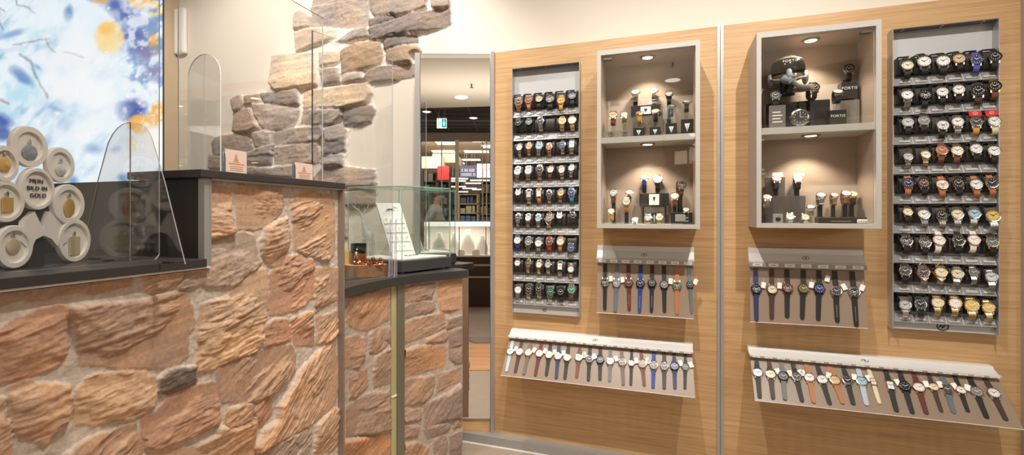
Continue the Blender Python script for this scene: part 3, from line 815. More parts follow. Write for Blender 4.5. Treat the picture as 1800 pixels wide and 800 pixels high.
# ================================================================ LIGHT BOX SCREEN
u_side = UZ(313, 200, -0.04)[0]
lo, hi = -0.04, 0.6
for _ in range(50):
    m = (lo + hi) / 2
    if UZ(288, 200, m)[0] > u_side: lo, hi = m, hi
    else: lo, hi = lo, m
# pixel 288 moves right along the wall as the plane comes nearer
offs = np.linspace(-0.04, 0.6, 400)
OFFB = float(offs[np.argmin([abs(UZ(288, 200, o)[0] - u_side) for o in offs])])
broot = empty('light_box', Wp(u_side, 0, 0), THETA)
tag(broot, 'large backlit wall screen showing snowy branches with golden bokeh lights', 'screen')
ul0 = UZ(0, 200, OFFB)[0] - u_side
BW = 2.9
MB().box(-BW, 0.0, -OFFB + 0.004, 0.0395, 0.95, CEIL - 0.001).build('housing', mat('beige_housing', rgb(196, 174, 146), 0.7, vary=0.03), broot)
nx, nz = 260, 250
xs = np.linspace(-BW, -0.006, nx); zs = np.linspace(0.96, CEIL - 0.01, nz)
XX, ZZ = np.meshgrid(xs, zs)
_base = PW0 - NIN * OFFB
_wx = _base.x + AX.x * (XX + u_side); _wy = _base.y + AX.y * (XX + u_side)
ix = PCX + _wx / _wy * FPX; iy = HY - (ZZ - CAMH) / _wy * FPX      # coordinates of the printed picture
f1 = fbm(ix / 60, iy / 45, 5, 50); f2 = fbm(ix / 26 + 3, iy / 34, 4, 60); f3 = fbm((ix + iy) / 30, (ix - iy) / 90, 4, 70)
img = np.empty(ix.shape + (3,)); img[:] = (0.93, 0.97, 1.0)
def over(col, a):
    global img
    a = np.clip(a, 0, 1)[..., None]; img = img * (1 - a) + np.array(col) * a
left = np.clip(1 - ix / 150, 0, 1); 
over((0.66, 0.86, 0.94), np.clip((f2 - 0.48) * 4, 0, 1) * (0.12 + 0.6 * left))
over((0.38, 0.60, 0.80), np.clip((f3 - 0.58) * 4, 0, 1) * (0.25 + 0.6 * left) * np.clip((f1 - 0.35) * 4, 0, 1))
def blob(x, y, rx, ry, ang, col, a=1.0, soft=1.0):
    c, s = math.cos(ang), math.sin(ang)
    u = ((ix - x) * c + (iy - y) * s) / rx; v = (-(ix - x) * s + (iy - y) * c) / ry
    d = np.sqrt(u * u + v * v) + ((f2 - 0.5) * 0.9 + (f1 - 0.5) * 1.2 + (f3 - 0.5) * 0.6) * soft * soft
    over(col, a * np.clip((1.25 - d) / (0.75 * soft + 0.05), 0, 1))
BL = (0.26, 0.36, 0.66); BL2 = (0.42, 0.58, 0.80); OR = (1.0, 0.70, 0.30); PL = (1.0, 0.88, 0.62); PU = (0.42, 0.40, 0.62)
for b in ((222, 22, 60, 16, 0.5, BL, .85), (120, 24, 8, 16, 0.1, BL2, .9), (232, 60, 30, 40, 1.0, BL, .8), (255, 90, 30, 26, 0.4, PU, .8), (270, 120, 24, 26, 0.6, PU, .75),
          (238, 190, 34, 24, 0.1, BL, .9), (6, 214, 18, 14, 0.3, BL, .9), (6, 236, 18, 12, 0, BL, .8), (40, 136, 22, 10, 0.7, BL2, .9), (165, 262, 22, 12, 0.2, BL2, .55), (205, 262, 14, 8, -0.4, BL2, .5),
          (128, 318, 12, 14, 0, BL2, .8), (218, 312, 14, 8, 0, BL2, .8), (84, 244, 8, 14, 0.3, BL2, .8), (278, 30, 14, 14, 0, BL2, .8), (20, 60, 26, 6, -0.3, BL2, .6), (66, 118, 12, 5, 0.6, BL2, .6), (100, 192, 18, 5, 0.3, BL2, .6)):
    blob(*b)
for b in ((192, 66, 23, 26, 0, PL, .95, .25), (186, 52, 14, 12, 0, OR, .5, 1), (262, 10, 34, 14, 0.4, PL, .9, .5), (245, 2, 26, 12, 0.3, OR, .6, 1), (272, 70, 12, 20, 0, OR, .75, .6), (246, 218, 20, 16, 0, OR, .85, .4), (276, 200, 16, 22, 0, OR, .8, .5),
          (262, 255, 30, 36, 0, (1, 0.98, 0.95), .8, .8), (178, 2, 14, 4, 0, OR, .6, .6), (230, 250, 12, 16, 0, PL, .6, 1)):
    blob(*b)
blob(110, 110, 60, 50, 0.5, (0.97, 0.98, 1.0), .75, 1.2); blob(180, 120, 50, 40, 0.4, (0.98, 0.99, 1.0), .8, 1.2); blob(140, 210, 60, 40, 0.2, (0.95, 0.98, 1.0), .7, 1.2)
# dark twigs
def twig(pts, w, col, a):
    dmin = np.full(ix.shape, 1e9)
    jx = 7 * (fbm(ix / 14, iy / 14, 3, 90) - 0.5); jy = 7 * (fbm(ix / 14, iy / 14, 3, 95) - 0.5)
    for (x0, y0), (x1, y1) in zip(pts[:-1], pts[1:]):
        ex, ey = x1 - x0, y1 - y0
        t = np.clip(((ix + jx - x0) * ex + (iy + jy - y0) * ey) / (ex * ex + ey * ey), 0, 1)
        dmin = np.minimum(dmin, np.hypot(ix + jx - x0 - t * ex, iy + jy - y0 - t * ey))
    over(col, 0.5 * a * np.clip(1.5 - dmin / (w * 0.75) + 0.8 * (f2 - 0.5), 0, 1))
BRc = (0.30, 0.22, 0.24)
twig([(26, -6), (30, 10), (48, 14), (60, 22)], 2.2, BRc, .7); twig([(0, 15), (8, 20)], 2.5, (0.5, 0.3, 0.25), .8); twig([(22, 78), (50, 74), (86, 67)], 1.8, (0.45, 0.30, 0.30), .7)
twig([(80, 66), (84, 82), (95, 92)], 1.8, BRc, .6); twig([(34, 96), (52, 108), (66, 140), (84, 172)], 2.6, BRc, .65); twig([(112, 92), (132, 95), (148, 103)], 1.6, BRc, .45); twig([(0, 175), (16, 182)], 2.6, (0.5, 0.32, 0.28), .8); twig([(0, 38), (5, 50)], 2, BRc, .7)
for b in ((115, 60, 60, 34, .3, (.97, .99, 1), .75, 1.0), (60, 30, 40, 24, .2, (.93, .98, 1), .5, 1.0), (150, 155, 70, 34, .35, (.98, .99, 1), .85, 1.0), (110, 235, 70, 26, .1, (.96, .98, 1), .8, 1.0), (190, 285, 60, 22, 0, (.95, .98, 1), .7, 1.0)):
    blob(*b)
over(BL2, 0.75 * np.clip((fbm(ix / 16, iy / 11, 4, 120) - 0.47) * 6, 0, 1) * np.clip((ix - 205) / 30, 0, 1) * np.clip((185 - iy) / 40, 0, 1))
over((0.96, 0.97, 1.0), 0.8 * np.clip((fbm(ix / 13 + 9, iy / 13, 3, 130) - 0.52) * 6, 0, 1) * np.clip((ix - 195) / 30, 0, 1))
rs = np.random.RandomState(4)
for _ in range(150):
    x = 288 - abs(rs.randn()) * 85; y = rs.rand() * 318; r = 0.8 + 1.6 * rs.rand() ** 2
    over((1, 1, 1), 0.85 * np.clip(1.5 - np.hypot(ix - x, iy - y) / r, 0, 1))
verts = np.stack([XX, np.full(XX.shape, -OFFB + 0.0015), ZZ], -1).reshape(-1, 3)
idx = np.arange(nx * nz).reshape(nz, nx)
quads = np.stack([idx[:-1, :-1], idx[:-1, 1:], idx[1:, 1:], idx[1:, :-1]], -1).reshape(-1, 4)
me = bpy.data.meshes.new('screen'); me.from_pydata(verts.tolist(), [], quads.tolist())
ca = me.color_attributes.new('picture', 'FLOAT_COLOR', 'POINT')
ca.data.foreach_set('color', np.concatenate([np.where(img <= 0.04045, img / 12.92, ((img + 0.055) / 1.055) ** 2.4), np.ones(img.shape[:2] + (1,))], -1).astype(np.float32).ravel())
sm_ = bpy.data.materials.new('backlit_picture'); sm_.use_nodes = True
nt = sm_.node_tree; nt.nodes.clear()
out = nt.nodes.new('ShaderNodeOutputMaterial'); em = nt.nodes.new('ShaderNodeEmission'); at = nt.nodes.new('ShaderNodeAttribute'); at.attribute_name = 'picture'
em.inputs['Strength'].default_value = 1.15
nt.links.new(at.outputs['Color'], em.inputs['Color']); nt.links.new(em.outputs[0], out.inputs[0])
me.materials.append(sm_)
o = bpy.data.objects.new('screen', me); COL.objects.link(o); o.parent = broot
MB().box(-0.006, 0.001, -OFFB - 0.004, -OFFB + 0.003, 0.95, CEIL - 0.001).build('frame', mat('dark_frame', rgb(70, 60, 66), 0.4, vary=0.05), broot)
# small white device on the wall beside it
p = PW(319, 55, -0.02)
o = MB().box(-0.06, 0.045, -0.018, 0.018, -0.165, 0.165).build('wall_speaker', WHITE, None, bevel=0.016)
o.location = p; o.rotation_euler = (0, 0, THETA)
tag(o, 'rounded white device mounted on the cream wall beside the light box', 'wall device')

# ================================================================ WATCHES
CASES = {'s': ('silver', mat('watch_steel', rgb(206, 204, 200), 0.16, 1.0)), 'g': ('gold', mat('watch_gold', rgb(224, 198, 146), 0.2, 1.0)),
         'r': ('rose gold', mat('watch_rose_gold', rgb(220, 184, 160), 0.2, 1.0)), 'k': ('black', mat('watch_black', rgb(38, 36, 38), 0.28, 0.5)),
         'o': ('wooden', mat('watch_wood', rgb(176, 112, 62), 0.5, vary=0.15)), 'b': ('brown', mat('watch_bronze', rgb(120, 84, 66), 0.25, 0.7))}
DIALS = {'w': ('white', (238, 236, 232)), 'k': ('black', (26, 26, 28)), 'n': ('blue', (46, 60, 112)), 'y': ('grey', (128, 128, 128)), 'c': ('cream', (236, 222, 192)),
         'h': ('champagne', (214, 186, 146)), 'o': ('copper', (172, 108, 80)), 'e': ('green', (24, 84, 62)), 'l': ('pale blue', (168, 200, 214)), 'd': ('dark grey', (70, 68, 70)),
         'a': ('golden', (220, 186, 104)), 'z': ('silver', (196, 196, 198)), 'b': ('brown', (96, 52, 42)), 'v': ('olive', (96, 104, 40)), 'm': ('emerald', (40, 138, 104)), 'u': ('navy', (32, 36, 70))}
STRAPC = {'k': ('black', (30, 28, 28)), 'n': ('navy', (38, 48, 88)), 'b': ('brown', (110, 66, 44)), 't': ('tan', (178, 112, 68)), 'y': ('grey', (112, 110, 108)), 'w': ('white', (226, 222, 214)),
          'd': ('red', (168, 36, 36)), 'l': ('pale blue', (176, 192, 204)), 'e': ('teal', (40, 120, 150)), 'm': ('mustard', (196, 150, 66)), 'c': ('cream', (222, 208, 172)), 'x': ('dark brown', (66, 46, 38)),
          'u': ('blue', (28, 58, 130)), 'q': ('maroon', (96, 34, 34)), 'a': ('slate', (96, 106, 116)), 'v': ('violet blue', (76, 80, 170)), 'p': ('greyish brown', (112, 96, 84))}
METAL = {'s': CASES['s'], 'g': CASES['g'], 'r': CASES['r'], 'k': CASES['k'], 'o': CASES['o']}
def dial_mat(k):
    n, c = DIALS[k]; return mat('dial_' + n.replace(' ', '_'), rgb(*c), 0.3, coat=0.6)
def strap_mat(code):
    if code[0] == 'L':
        n, c = STRAPC[code[1]]; return mat('strap_' + n.replace(' ', '_'), rgb(*c), 0.55, bump=0.15, bscale=700, vary=0.1)
    return METAL[code[1]][1]
def strap_words(code):
    if code[0] == 'L': return STRAPC[code[1]][0] + ' strap'
    n = METAL[code[1]][0]
    return n + (' mesh strap' if code[0] == 'M' else ' bracelet')
PALE = mat('hands_pale', rgb(236, 234, 228), 0.4, 0.0); DARKH = mat('hands_dark', rgb(48, 44, 44), 0.4, 0.3)
GOLDH = CASES['g'][1]
MESH = {}
def cached(key, fn):
    if key not in MESH:
        MESH[key] = fn()
    return MESH[key]
MFRONT = Matrix.Rotation(math.radians(90), 4, 'X')   # lathe axis Z -> local -Y
def case_mesh(r, fl):
    mb = MB(); seg = 24
    if 'q' in fl:
        w, h = r * 0.64, r * 0.88
        mb.box(-w, w, -0.007, 0.0, -h, h).box(-w, -w * .8, -0.0085, -0.007, -h, h).box(w * .8, w, -0.0085, -0.007, -h, h).box(-w * .8, w * .8, -0.0085, -0.007, h * .84, h).box(-w * .8, w * .8, -0.0085, -0.007, -h, -h * .84)
    else:
        ri = r * (0.72 if 'v' in fl else 0.84)
        mb.lathe([(r * 0.86, 0.0), (r, 0.002), (r, 0.0065), (r * 0.95, 0.0088), (ri, 0.0092), (ri, 0.0072)], seg, MFRONT)
        if 'j' in fl:
            for k in range(16):
                a = math.tau * k / 16
                mb.ellipsoid((r * 0.95 * math.cos(a), -0.0085, r * 0.95 * math.sin(a)), r * .12, r * .1, r * .12, 6, 4)
        if 'p' in fl:
            for sx in (-1, 1):
                mb.tube([(0, -0.004, r * 1.7), (sx * r * 0.7, -0.004, r * 1.05), (sx * r * 1.2, -0.004, 0), (sx * r * 0.7, -0.004, -r * 1.05), (0, -0.004, -r * 1.7)], r * 0.1, 6)
    lw = r * 0.2
    for sx in (-1, 1):
        for sz in (-1, 1):
            x = sx * r * 0.56
            mb.hexa([(x - lw / 2, -0.0065, sz * r * 0.72), (x + lw / 2, -0.0065, sz * r * 0.72), (x + lw / 2, 0.0, sz * r * 0.72), (x - lw / 2, 0.0, sz * r * 0.72),
                     (x - lw / 2, -0.0035, sz * r * 1.2), (x + lw / 2, -0.0035, sz * r * 1.2), (x + lw / 2, 0.002, sz * r * 1.2), (x - lw / 2, 0.002, sz * r * 1.2)])
    mb.cyl((r * 0.95, -0.004, 0), (r * 1.14, -0.004, 0), r * 0.11, seg=8)
    if 'c' in fl:
        for a in (0.55, -0.55):
            mb.cyl((r * 0.93 * math.cos(a), -0.004, r * 0.93 * math.sin(a)), (r * 1.12 * math.cos(a), -0.004, r * 1.12 * math.sin(a)), r * 0.08, seg=6)
    return mb.mesh('case', CHROME, smooth=40)
def dial_mesh(r, fl):
    mb = MB()
    if 'q' in fl: mb.box(-r * .51, r * .51, -0.0076, -0.007, -r * .74, r * .74)
    else: mb.lathe([(0.0, 0.0074), (r * (0.72 if 'v' in fl else 0.84), 0.0074), (r * (0.72 if 'v' in fl else 0.84), 0.0068), (0.0, 0.0068)], 24, MFRONT)
    return mb.mesh('dial', WHITE)
def hands_mesh(r, fl):
    mb = MB(); y0, y1 = -0.0082, -0.0077
    R = r * (0.68 if 'v' in fl else 0.78)
    def bar(a, r0, r1, w):
        c, s = math.sin(a), math.cos(a)
        px, pz = s * w / 2, -c * w / 2
        p = [(c * r0 - px, s * r0 - pz), (c * r0 + px, s * r0 + pz), (c * r1 + px, s * r1 + pz), (c * r1 - px, s * r1 - pz)]
        mb.hexa([(x, y0, z) for x, z in p] + [(x, y1, z) for x, z in p])
    n = 4 if 'q' in fl else 12
    for k in range(n):
        bar(math.tau * k / n, R * (0.55 if 'q' in fl else 0.78), R * (0.72 if 'q' in fl else 0.98), r * (0.09 if ('v' in fl or k % 3 == 0) else 0.055))
    bar(math.radians(-55), -R * 0.12, R * 0.55, r * 0.10); bar(math.radians(60), -R * 0.15, R * 0.8, r * 0.075)
    if 'c' in fl:
        for (x, z) in ((-.36, 0), (.36, 0), (0, -.38)):
            for k in range(10):
                a, b = math.tau * k / 10, math.tau * (k + 1) / 10
                q = r * 0.22
                mb.hexa([(r * x + q * math.cos(a), y0, r * z + q * math.sin(a)), (r * x + q * math.cos(b), y0, r * z + q * math.sin(b)), (r * x + q * .78 * math.cos(b), y0, r * z + q * .78 * math.sin(b)), (r * x + q * .78 * math.cos(a), y0, r * z + q * .78 * math.sin(a)),
                         (r * x + q * math.cos(a), y1, r * z + q * math.sin(a)), (r * x + q * math.cos(b), y1, r * z + q * math.sin(b)), (r * x + q * .78 * math.cos(b), y1, r * z + q * .78 * math.sin(b)), (r * x + q * .78 * math.cos(a), y1, r * z + q * .78 * math.sin(a))])
    return mb.mesh('hands', WHITE)
def strap_board(r, metal, up):
    s = 1 if up else -1
    L = 0.030 if up else 0.036
    w = r * (0.98 if 'B' == metal else 0.92)
    if metal == 'p': w = r * 0.5
    path = [(-0.001, s * r * 0.95), (-0.001, s * (r + 0.006)), (0.002, s * (r + 0.013)), (0.009, s * (r + 0.019)), (0.018, s * (r + 0.022))]
    if not up:
        path = [(-0.001, -r * 0.95), (-0.0005, -(r + 0.008)), (0.001, -(r + 0.016)), (0.006, -(r + 0.023)), (0.014, -(r + 0.027))]
    return MB().ribbon(path, (w, w * 0.9), 0.0026, links=0.006 if metal == 'B' else 0).mesh('strap', WHITE)
def strap_loop(r, metal, t):
    """strap closed round a stand; the case leans back by t while the strap hangs upright"""
    c, sn = math.cos(t), math.sin(t)
    q = r * .95
    lo_, up_ = (-q * sn, -q * c), (q * sn, q * c)
    d = 0.026
    pts = [lo_, (lo_[0] + .0015, lo_[1] - .006), (lo_[0] + .002, lo_[1] - d * .75), (lo_[0] + .006, lo_[1] - d), (lo_[0] + .016, lo_[1] - d * 1.15),
           (.030, lo_[1] - d), (.038, lo_[1] - d * .5), (.040, 0.0), (max(.036, up_[0] + .012), up_[1] * .75), (up_[0] + .010, up_[1] + .004), (up_[0] + .003, up_[1] + .002), up_]
    pts = [(y * c - z * sn, y * sn + z * c) for y, z in pts]
    return MB().ribbon(pts, (r * 0.95, r * 0.95), 0.0026, links=0.006 if metal == 'B' else 0).mesh('strap', WHITE)

def set_mat(o, m):
    o.material_slots[0].link = 'OBJECT'; o.material_slots[0].material = m
def part(name, me, m, root):
    o = bpy.data.objects.new(name, me); COL.objects.link(o); o.parent = root
    set_mat(o, m)
    return o
def watch(loc, r, case, dial, strap, fl='', kind='board', tilt=0.0, roll=0.0, lens=(0.03, 0.06), label='', group=None, basis=None, yaw=0.0):
    root = bpy.data.objects.new('wristwatch', None); root.empty_display_size = 0.02
    COL.objects.link(root)
    if basis is None:
        M = Matrix.Translation(loc) @ Matrix.Rotation(THETA + yaw, 4, 'Z') @ Matrix.Rotation(-tilt, 4, 'X') @ Matrix.Rotation(roll, 4, 'Y')
    else:
        M = basis
    root.matrix_world = M
    rk = round(r, 4)
    geo = ''.join(c for c in fl if c in 'qvcpj')
    part('case', cached(('case', rk, geo), lambda: case_mesh(rk, geo)), CASES[case][1], root)
    if 'v' in fl:
        def bz():
            return MB().lathe([(rk * 0.74, 0.0092), (rk * 0.94, 0.0090), (rk * 0.94, 0.0096), (rk * 0.74, 0.0098), (rk * 0.74, 0.0092)], 24, MFRONT, cap=False).mesh('bezel', WHITE)
        part('bezel', cached(('bezel', rk), bz), dial_mat('k' if dial not in 'neu' else dial), root)
    part('dial', cached(('dial', rk, geo), lambda: dial_mesh(rk, geo)), dial_mat(dial), root)
    part('hands', cached(('hands', rk, geo), lambda: hands_mesh(rk, geo)), PALE if dial in 'kndbuveomoy' else (GOLDH if case in 'gr' else DARKH), root)
    sm = strap_mat(strap); k = 'B' if strap[0] == 'B' else ('p' if 'p' in fl else 'L')
    if kind == 'board':
        part('strap', cached(('su', rk, k), lambda: strap_board(rk, k, True)), sm, root)
        part('strap', cached(('sl', rk, k), lambda: strap_board(rk, k, False)), sm, root)
        if 'D' in fl:
            red = mat('red_tag', rgb(206, 40, 36), 0.6, vary=0.05)
            t = part('tag', cached(('redtag',), lambda: MB().box(-0.02, 0.02, -0.006, -0.0045, 0.024, 0.046).mesh('tag', WHITE)), red, root)
            part('emblem', cached(('redemb',), lambda: MB().tube([(0.007 * math.cos(a), -0.0065, 0.036 + 0.006 * math.sin(a)) for a in [math.tau * k / 14 for k in range(15)]], 0.0008, 5).box(-0.0035, 0.0035, -0.0068, -0.006, 0.0355, 0.0365).mesh('emblem', WHITE)), WHITEPAPER, t)
    elif kind == 'loop':
        part('strap', cached(('loop', rk, k, round(tilt, 3)), lambda: strap_loop(rk, k, tilt)), sm, root)
    else:
        lu, ll = lens
        w = r * 0.98
        mbu = MB().ribbon([(-0.002, r * .9), (-0.0015, r + 0.004), (0.0005, r + lu * 0.5), (0.0005, r + lu)], (w, w * 0.82), 0.0026)
        part('strap', mbu.mesh('strap', WHITE), sm, root)
        n = 6
        mbl = MB().ribbon([(-0.002, -r * .9), (-0.0015, -r - 0.004), (0.0005, -r - ll * 0.3), (0.0005, -r - ll * 0.93)], (w, w * 0.8), 0.0026)
        w2 = w * 0.8
        zt_ = -r - ll * 0.93
        tip = [(-w2 / 2, zt_), (-w2 * .42, zt_ - ll * .03), (-w2 * .2, zt_ - ll * .062), (0, zt_ - ll * .07), (w2 * .2, zt_ - ll * .062), (w2 * .42, zt_ - ll * .03), (w2 / 2, zt_)]
        mbl.prism([(x, z) for x, z in tip], -0.0018, 0.0008, Matrix(((1, 0, 0, 0), (0, 0, 1, 0), (0, 1, 0, 0), (0, 0, 0, 1))))
        low = part('strap', mbl.mesh('strap', WHITE), sm, root)
        if 's' in fl:      # stitched holes
            hm = MB()
            for k in range(8):
                hm.box(-0.0006, 0.0006, -0.0013, -0.0009, -r - ll * (0.35 + 0.06 * k) - 0.0016, -r - ll * (0.35 + 0.06 * k) + 0.0016)
            part('stitching', hm.mesh('stitching', WHITE), PALE, low)
        if 't' in fl:
            side = 1 if 'L' not in fl else -1
            tg = part('price_tag', cached(('ptag',), lambda: MB().box(-0.009, 0.009, -0.0012, -0.0004, -0.013, 0.013).mesh('price_tag', WHITE)), WHITEPAPER, root)
            tg.location = (side * (r + 0.008), -0.004, r * (0.9 if 'H' not in fl else 2.2)); tg.rotation_euler = (0, random.uniform(-0.5, 0.5), 0)
            th = part('thread', cached(('thread',), lambda: MB().cyl((0, 0, 0.012), (-0.006, 0.002, 0.035), 0.0004, seg=5).mesh('thread', WHITE)), PALE, tg)
    if label:
        tag(root, label, 'watch', group)
    return root

def describe(case, dial, strap):
    return f"{CASES[case][0]} watch, {DIALS[dial][0]} dial, {strap_words(strap)}"

# ---------------------------------------------------------------- display boards
def display_board(corners, rows, place, label, r_of, group, logo_px, swirl):
    """rows: per row list of (x, y, case, dial, strap, flags) or None for an empty holder"""
    FO, WO = 0.052, 0.066
    us = [UZ(*c, FO) for c in corners]         # TL TR BL BR
    u0 = (us[0][0] + us[2][0]) / 2; u1 = (us[1][0] + us[3][0]) / 2
    z1 = (us[0][1] + us[1][1]) / 2; z0 = (us[2][1] + us[3][1]) / 2
    root = empty('display_board', Wp(u0, 0, z0), THETA)
    tag(root, label, 'display board', 'tall watch display boards')
    Wd, Hd = u1 - u0, z1 - z0
    MB().box(0, Wd, -0.012, -0.0005, 0, Hd).build('back_panel', BOARDG, root)
    fm = MB().box(0, Wd, -FO, -0.012, Hd - 0.0025, Hd)
    fm.build('top_flange', mat('flange_grey', rgb(120, 122, 128), 0.4, 0.3, vary=0.04), root)
    sc_ = MB()
    for k in range(3):
        for d in (-0.022, -0.04):
            sc_.lathe([(0.0, 0), (0.003, 0.0002), (0.0026, 0.0015), (0, 0.002)], 8, Matrix.Translation((Wd * (0.12 + 0.38 * k), d, Hd - 0.003)) @ Matrix.Rotation(math.pi, 4, 'X'))
    sc_.build('screws', CHROME, root)
    for x in (0.0, Wd - 0.0025):
        MB().box(x, x + 0.0025, -FO, -0.012, 0, Hd - 0.0025).build('side_flange', ALU, root)
    MB().box(0.0025, Wd - 0.0025, -0.03, -0.012, 0.0, 0.06).build('bottom_panel', BOARDG, root)
    # grid of the holders from the watches themselves
    nc = 6
    cu = [[] for _ in range(nc)]; rz = []
    for row in rows:
        zs_ = []
        for c, wv in enumerate(row):
            if wv:
                u, z = UZ(wv[0], wv[1], WO); cu[c].append(u); zs_.append(z)
        rz.append(sorted(zs_)[len(zs_) // 2])
    cu = [sum(c) / len(c) for c in cu]
    pitch = (cu[-1] - cu[0]) / (nc - 1); cu = [cu[0] + pitch * c for c in range(nc)]
    rp = (rz[0] - rz[-1]) / (len(rows) - 1); rz = [rz[0] - rp * k for k in range(len(rows))]
    cw = pitch * 0.80
    def cushion():
        mb = MB()
        h = rp * 0.56
        prof = [(-0.012, h * .5), (-0.034, h * .5), (-0.046, h * .36), (-0.0505, h * .12), (-0.0505, -h * .18), (-0.047, -h * .4), (-0.036, -h * .5), (-0.012, -h * .5)]
        mb.prism(prof, -cw / 2, cw / 2, Matrix(((0, 0, 1, 0), (1, 0, 0, 0), (0, 1, 0, 0), (0, 0, 0, 1))))
        return mb.mesh('cushion', CUSH, smooth=50)
    def clip():
        h = rp * 0.56
        return MB().box(-cw * .60, -cw * .53, -0.046, -0.012, -h * .45, h * .55).box(-cw * .6, cw * .25, -0.050, -0.040, h * .52, h * .58).box(cw * .53, cw * .60, -0.046, -0.012, -h * .45, h * .55).mesh('clip', BLACK)
    cm, km = cushion(), clip()
    ledge = mat('ledge_grey', rgb(150, 149, 148), 0.3, 0.1, vary=0.04)
    lz = rp * 0.27
    for k in range(len(rows)):
        zl = rz[k] - rp * 0.545 - z0
        lm = MB().prism([(-0.012, lz / 2), (-0.030, lz / 2), (-0.046, -lz / 2), (-0.012, -lz / 2)], 0.004, Wd - 0.004, Matrix(((0, 0, 1, 0), (1, 0, 0, 0), (0, 1, 0, zl), (0, 0, 0, 1))))
        for c in range(nc - 1):
            xd = (cu[c] + cu[c + 1]) / 2 - u0
            lm.prism([(-0.012, lz * .56), (-0.031, lz * .56), (-0.0475, -lz / 2), (-0.012, -lz / 2)], xd - 0.0007, xd + 0.0007, Matrix(((0, 0, 1, 0), (1, 0, 0, 0), (0, 1, 0, zl), (0, 0, 0, 1))), 1)
        lm.build('ledge', [ledge, CLEAR_EDGE], root)
        for c in range(nc):
            o = bpy.data.objects.new('cushion', cm); COL.objects.link(o); o.parent = root
            o.location = (cu[c] - u0, 0, rz[k] - z0 - 0.004)
            o2 = bpy.data.objects.new('clip', km); COL.objects.link(o2); o2.parent = o
            if rows[k][c]:
                t = bpy.data.objects.new('price_tag', cached(('btag', round(pitch, 4)), lambda: MB().box(-pitch * .33, pitch * .33, -0.0006, 0.0006, -0.0058, 0.0058).box(-pitch * .17, pitch * .17, -0.0008, -0.0006, -0.0005, 0.0005, 1).mesh('price_tag', [TAGM, PRINT])))
                COL.objects.link(t); t.parent = root
                t.location = (cu[c] - u0, -0.0405, zl - 0.002); t.rotation_euler = (math.radians(-40), 0, 0)
    # maker's mark at the foot of the board
    ul, zl_ = UZ(*logo_px, 0.031)
    lg = MB()
    R = 0.019 if swirl else 0.010
    lg.tube([(R * math.cos(a), 0, R * 0.78 * math.sin(a)) for a in [math.tau * i / 24 for i in range(25)]], R * 0.12, 6)
    if swirl:
        lg.tube([(-R * .6, 0, -R * .25), (-R * .3, 0, R * .3), (0, 0, R * .1), (-R * .1, 0, -R * .35), (R * .25, 0, -R * .1), (R * .3, 0, R * .35), (R * .65, 0, R * .2)], R * 0.12, 6)
    else:
        lg.box(-R * .5, R * .5, -0.001, 0.001, -R * .1, R * .1)
    o = lg.build('emblem', mat('emblem_dark', rgb(74, 72, 74), 0.3, 0.6), root); o.location = (ul - u0, -0.031, zl_ - z0)
    # watches
    for k, row in enumerate(rows):
        n = 0
        for c, wv in enumerate(row):
            if not wv: continue
            x, y, ca_, di, st, fl = wv
            p = PW(x, y, WO)
            watch(p + Vector((0, 0, 0)) + NIN * 0.011, r_of(fl), ca_, di, st, fl, 'board', tilt=math.radians(14), roll=random.uniform(-0.09, 0.09),
                  label=f"{describe(ca_, di, st)}, {ORD[c]} in {ORD[k]} row, {place}", group=group)
    return root

def RW(txt):
    rows = []
    for line in txt.strip().split('\n'):
        row = []
        for it in line.split(';'):
            it = it.strip().split()
            if it[0] == '-': row.append(None)
            else: row.append((float(it[0]), float(it[1]), it[2], it[3], it[4], it[5] if len(it) > 5 else ''))
        rows.append(row)
    return rows
LEFT = RW('''911 180 o k Br; 928.4 175.5 o b Lt; 947 174 k h Lk; 966 174 k d Lk BIGc; 985.7 176.4 o a Lm c; 1005 168.6 k d Lk c
910 216 k k Bk; 929 214.5 k d Bk c; 949 213 s u Bs; -; 987.5 213 r h Bg; 1005 212 g w Bg
912 260 s w Ms S; 929 258 r h Mr S; 947 257 s l Ms; 964.5 259 r o Br S; 988 255.5 s n Bs Sp; 1004.6 254 s w Bs q
909 302 s w Bs; 928 301 s w Bs; 948 299 g u Bs; 967 299 r w Lb S; 986.6 299.6 r w Bs S; 1004 296 s w Ms S
910 339 s w Lk S; 928.8 342 s z Ms q; 946.6 340.6 r w Lt q; 964.7 342 s u Bs S; 985 340 r h Bs S; 1004 339 s n Le
909.7 384 s d Ms S; 927.8 384 s w Bs S; 945.6 385 s l Ms S; 964.4 384 r y Bs p; 983 380 s w Lk S; 1006 379 s k Lk S
909 423 r w Lu; 928 426 s y My; 946 428 s w Ly; 965 426 r b Ld; 984.5 425.6 r c Lt; 1003 436.6 s n Bs v
909 463 s w Lk S; 928 464 g d Bg S; 947 466 g w Mg S; 962.5 466 s z Bs S; 984 469 s w Bs q; 1003 474 s w Ms S
910 510 s w Bs; 929 509 s k Bs v; 946.6 508 s k Bs v; 967 514 s e Bs v; 985 514 k k Lk v; 1004 510 s m Lb'''.replace(' My', ' My'))
METAL['y'] = ('grey', mat('watch_grey_mesh', rgb(128, 126, 126), 0.3, 0.9))
display_board([(901, 120), (1020, 109), (899, 550.5), (1017.5, 558)], LEFT, 'board beside mirror',
              'narrow tall grey watch board on the oak panel beside the mirror', lambda f: 0.0255 if 'BIG' in f else (0.0178 if 'S' in f else 0.0215), 'watches on the board beside the mirror', (957, 545), False)
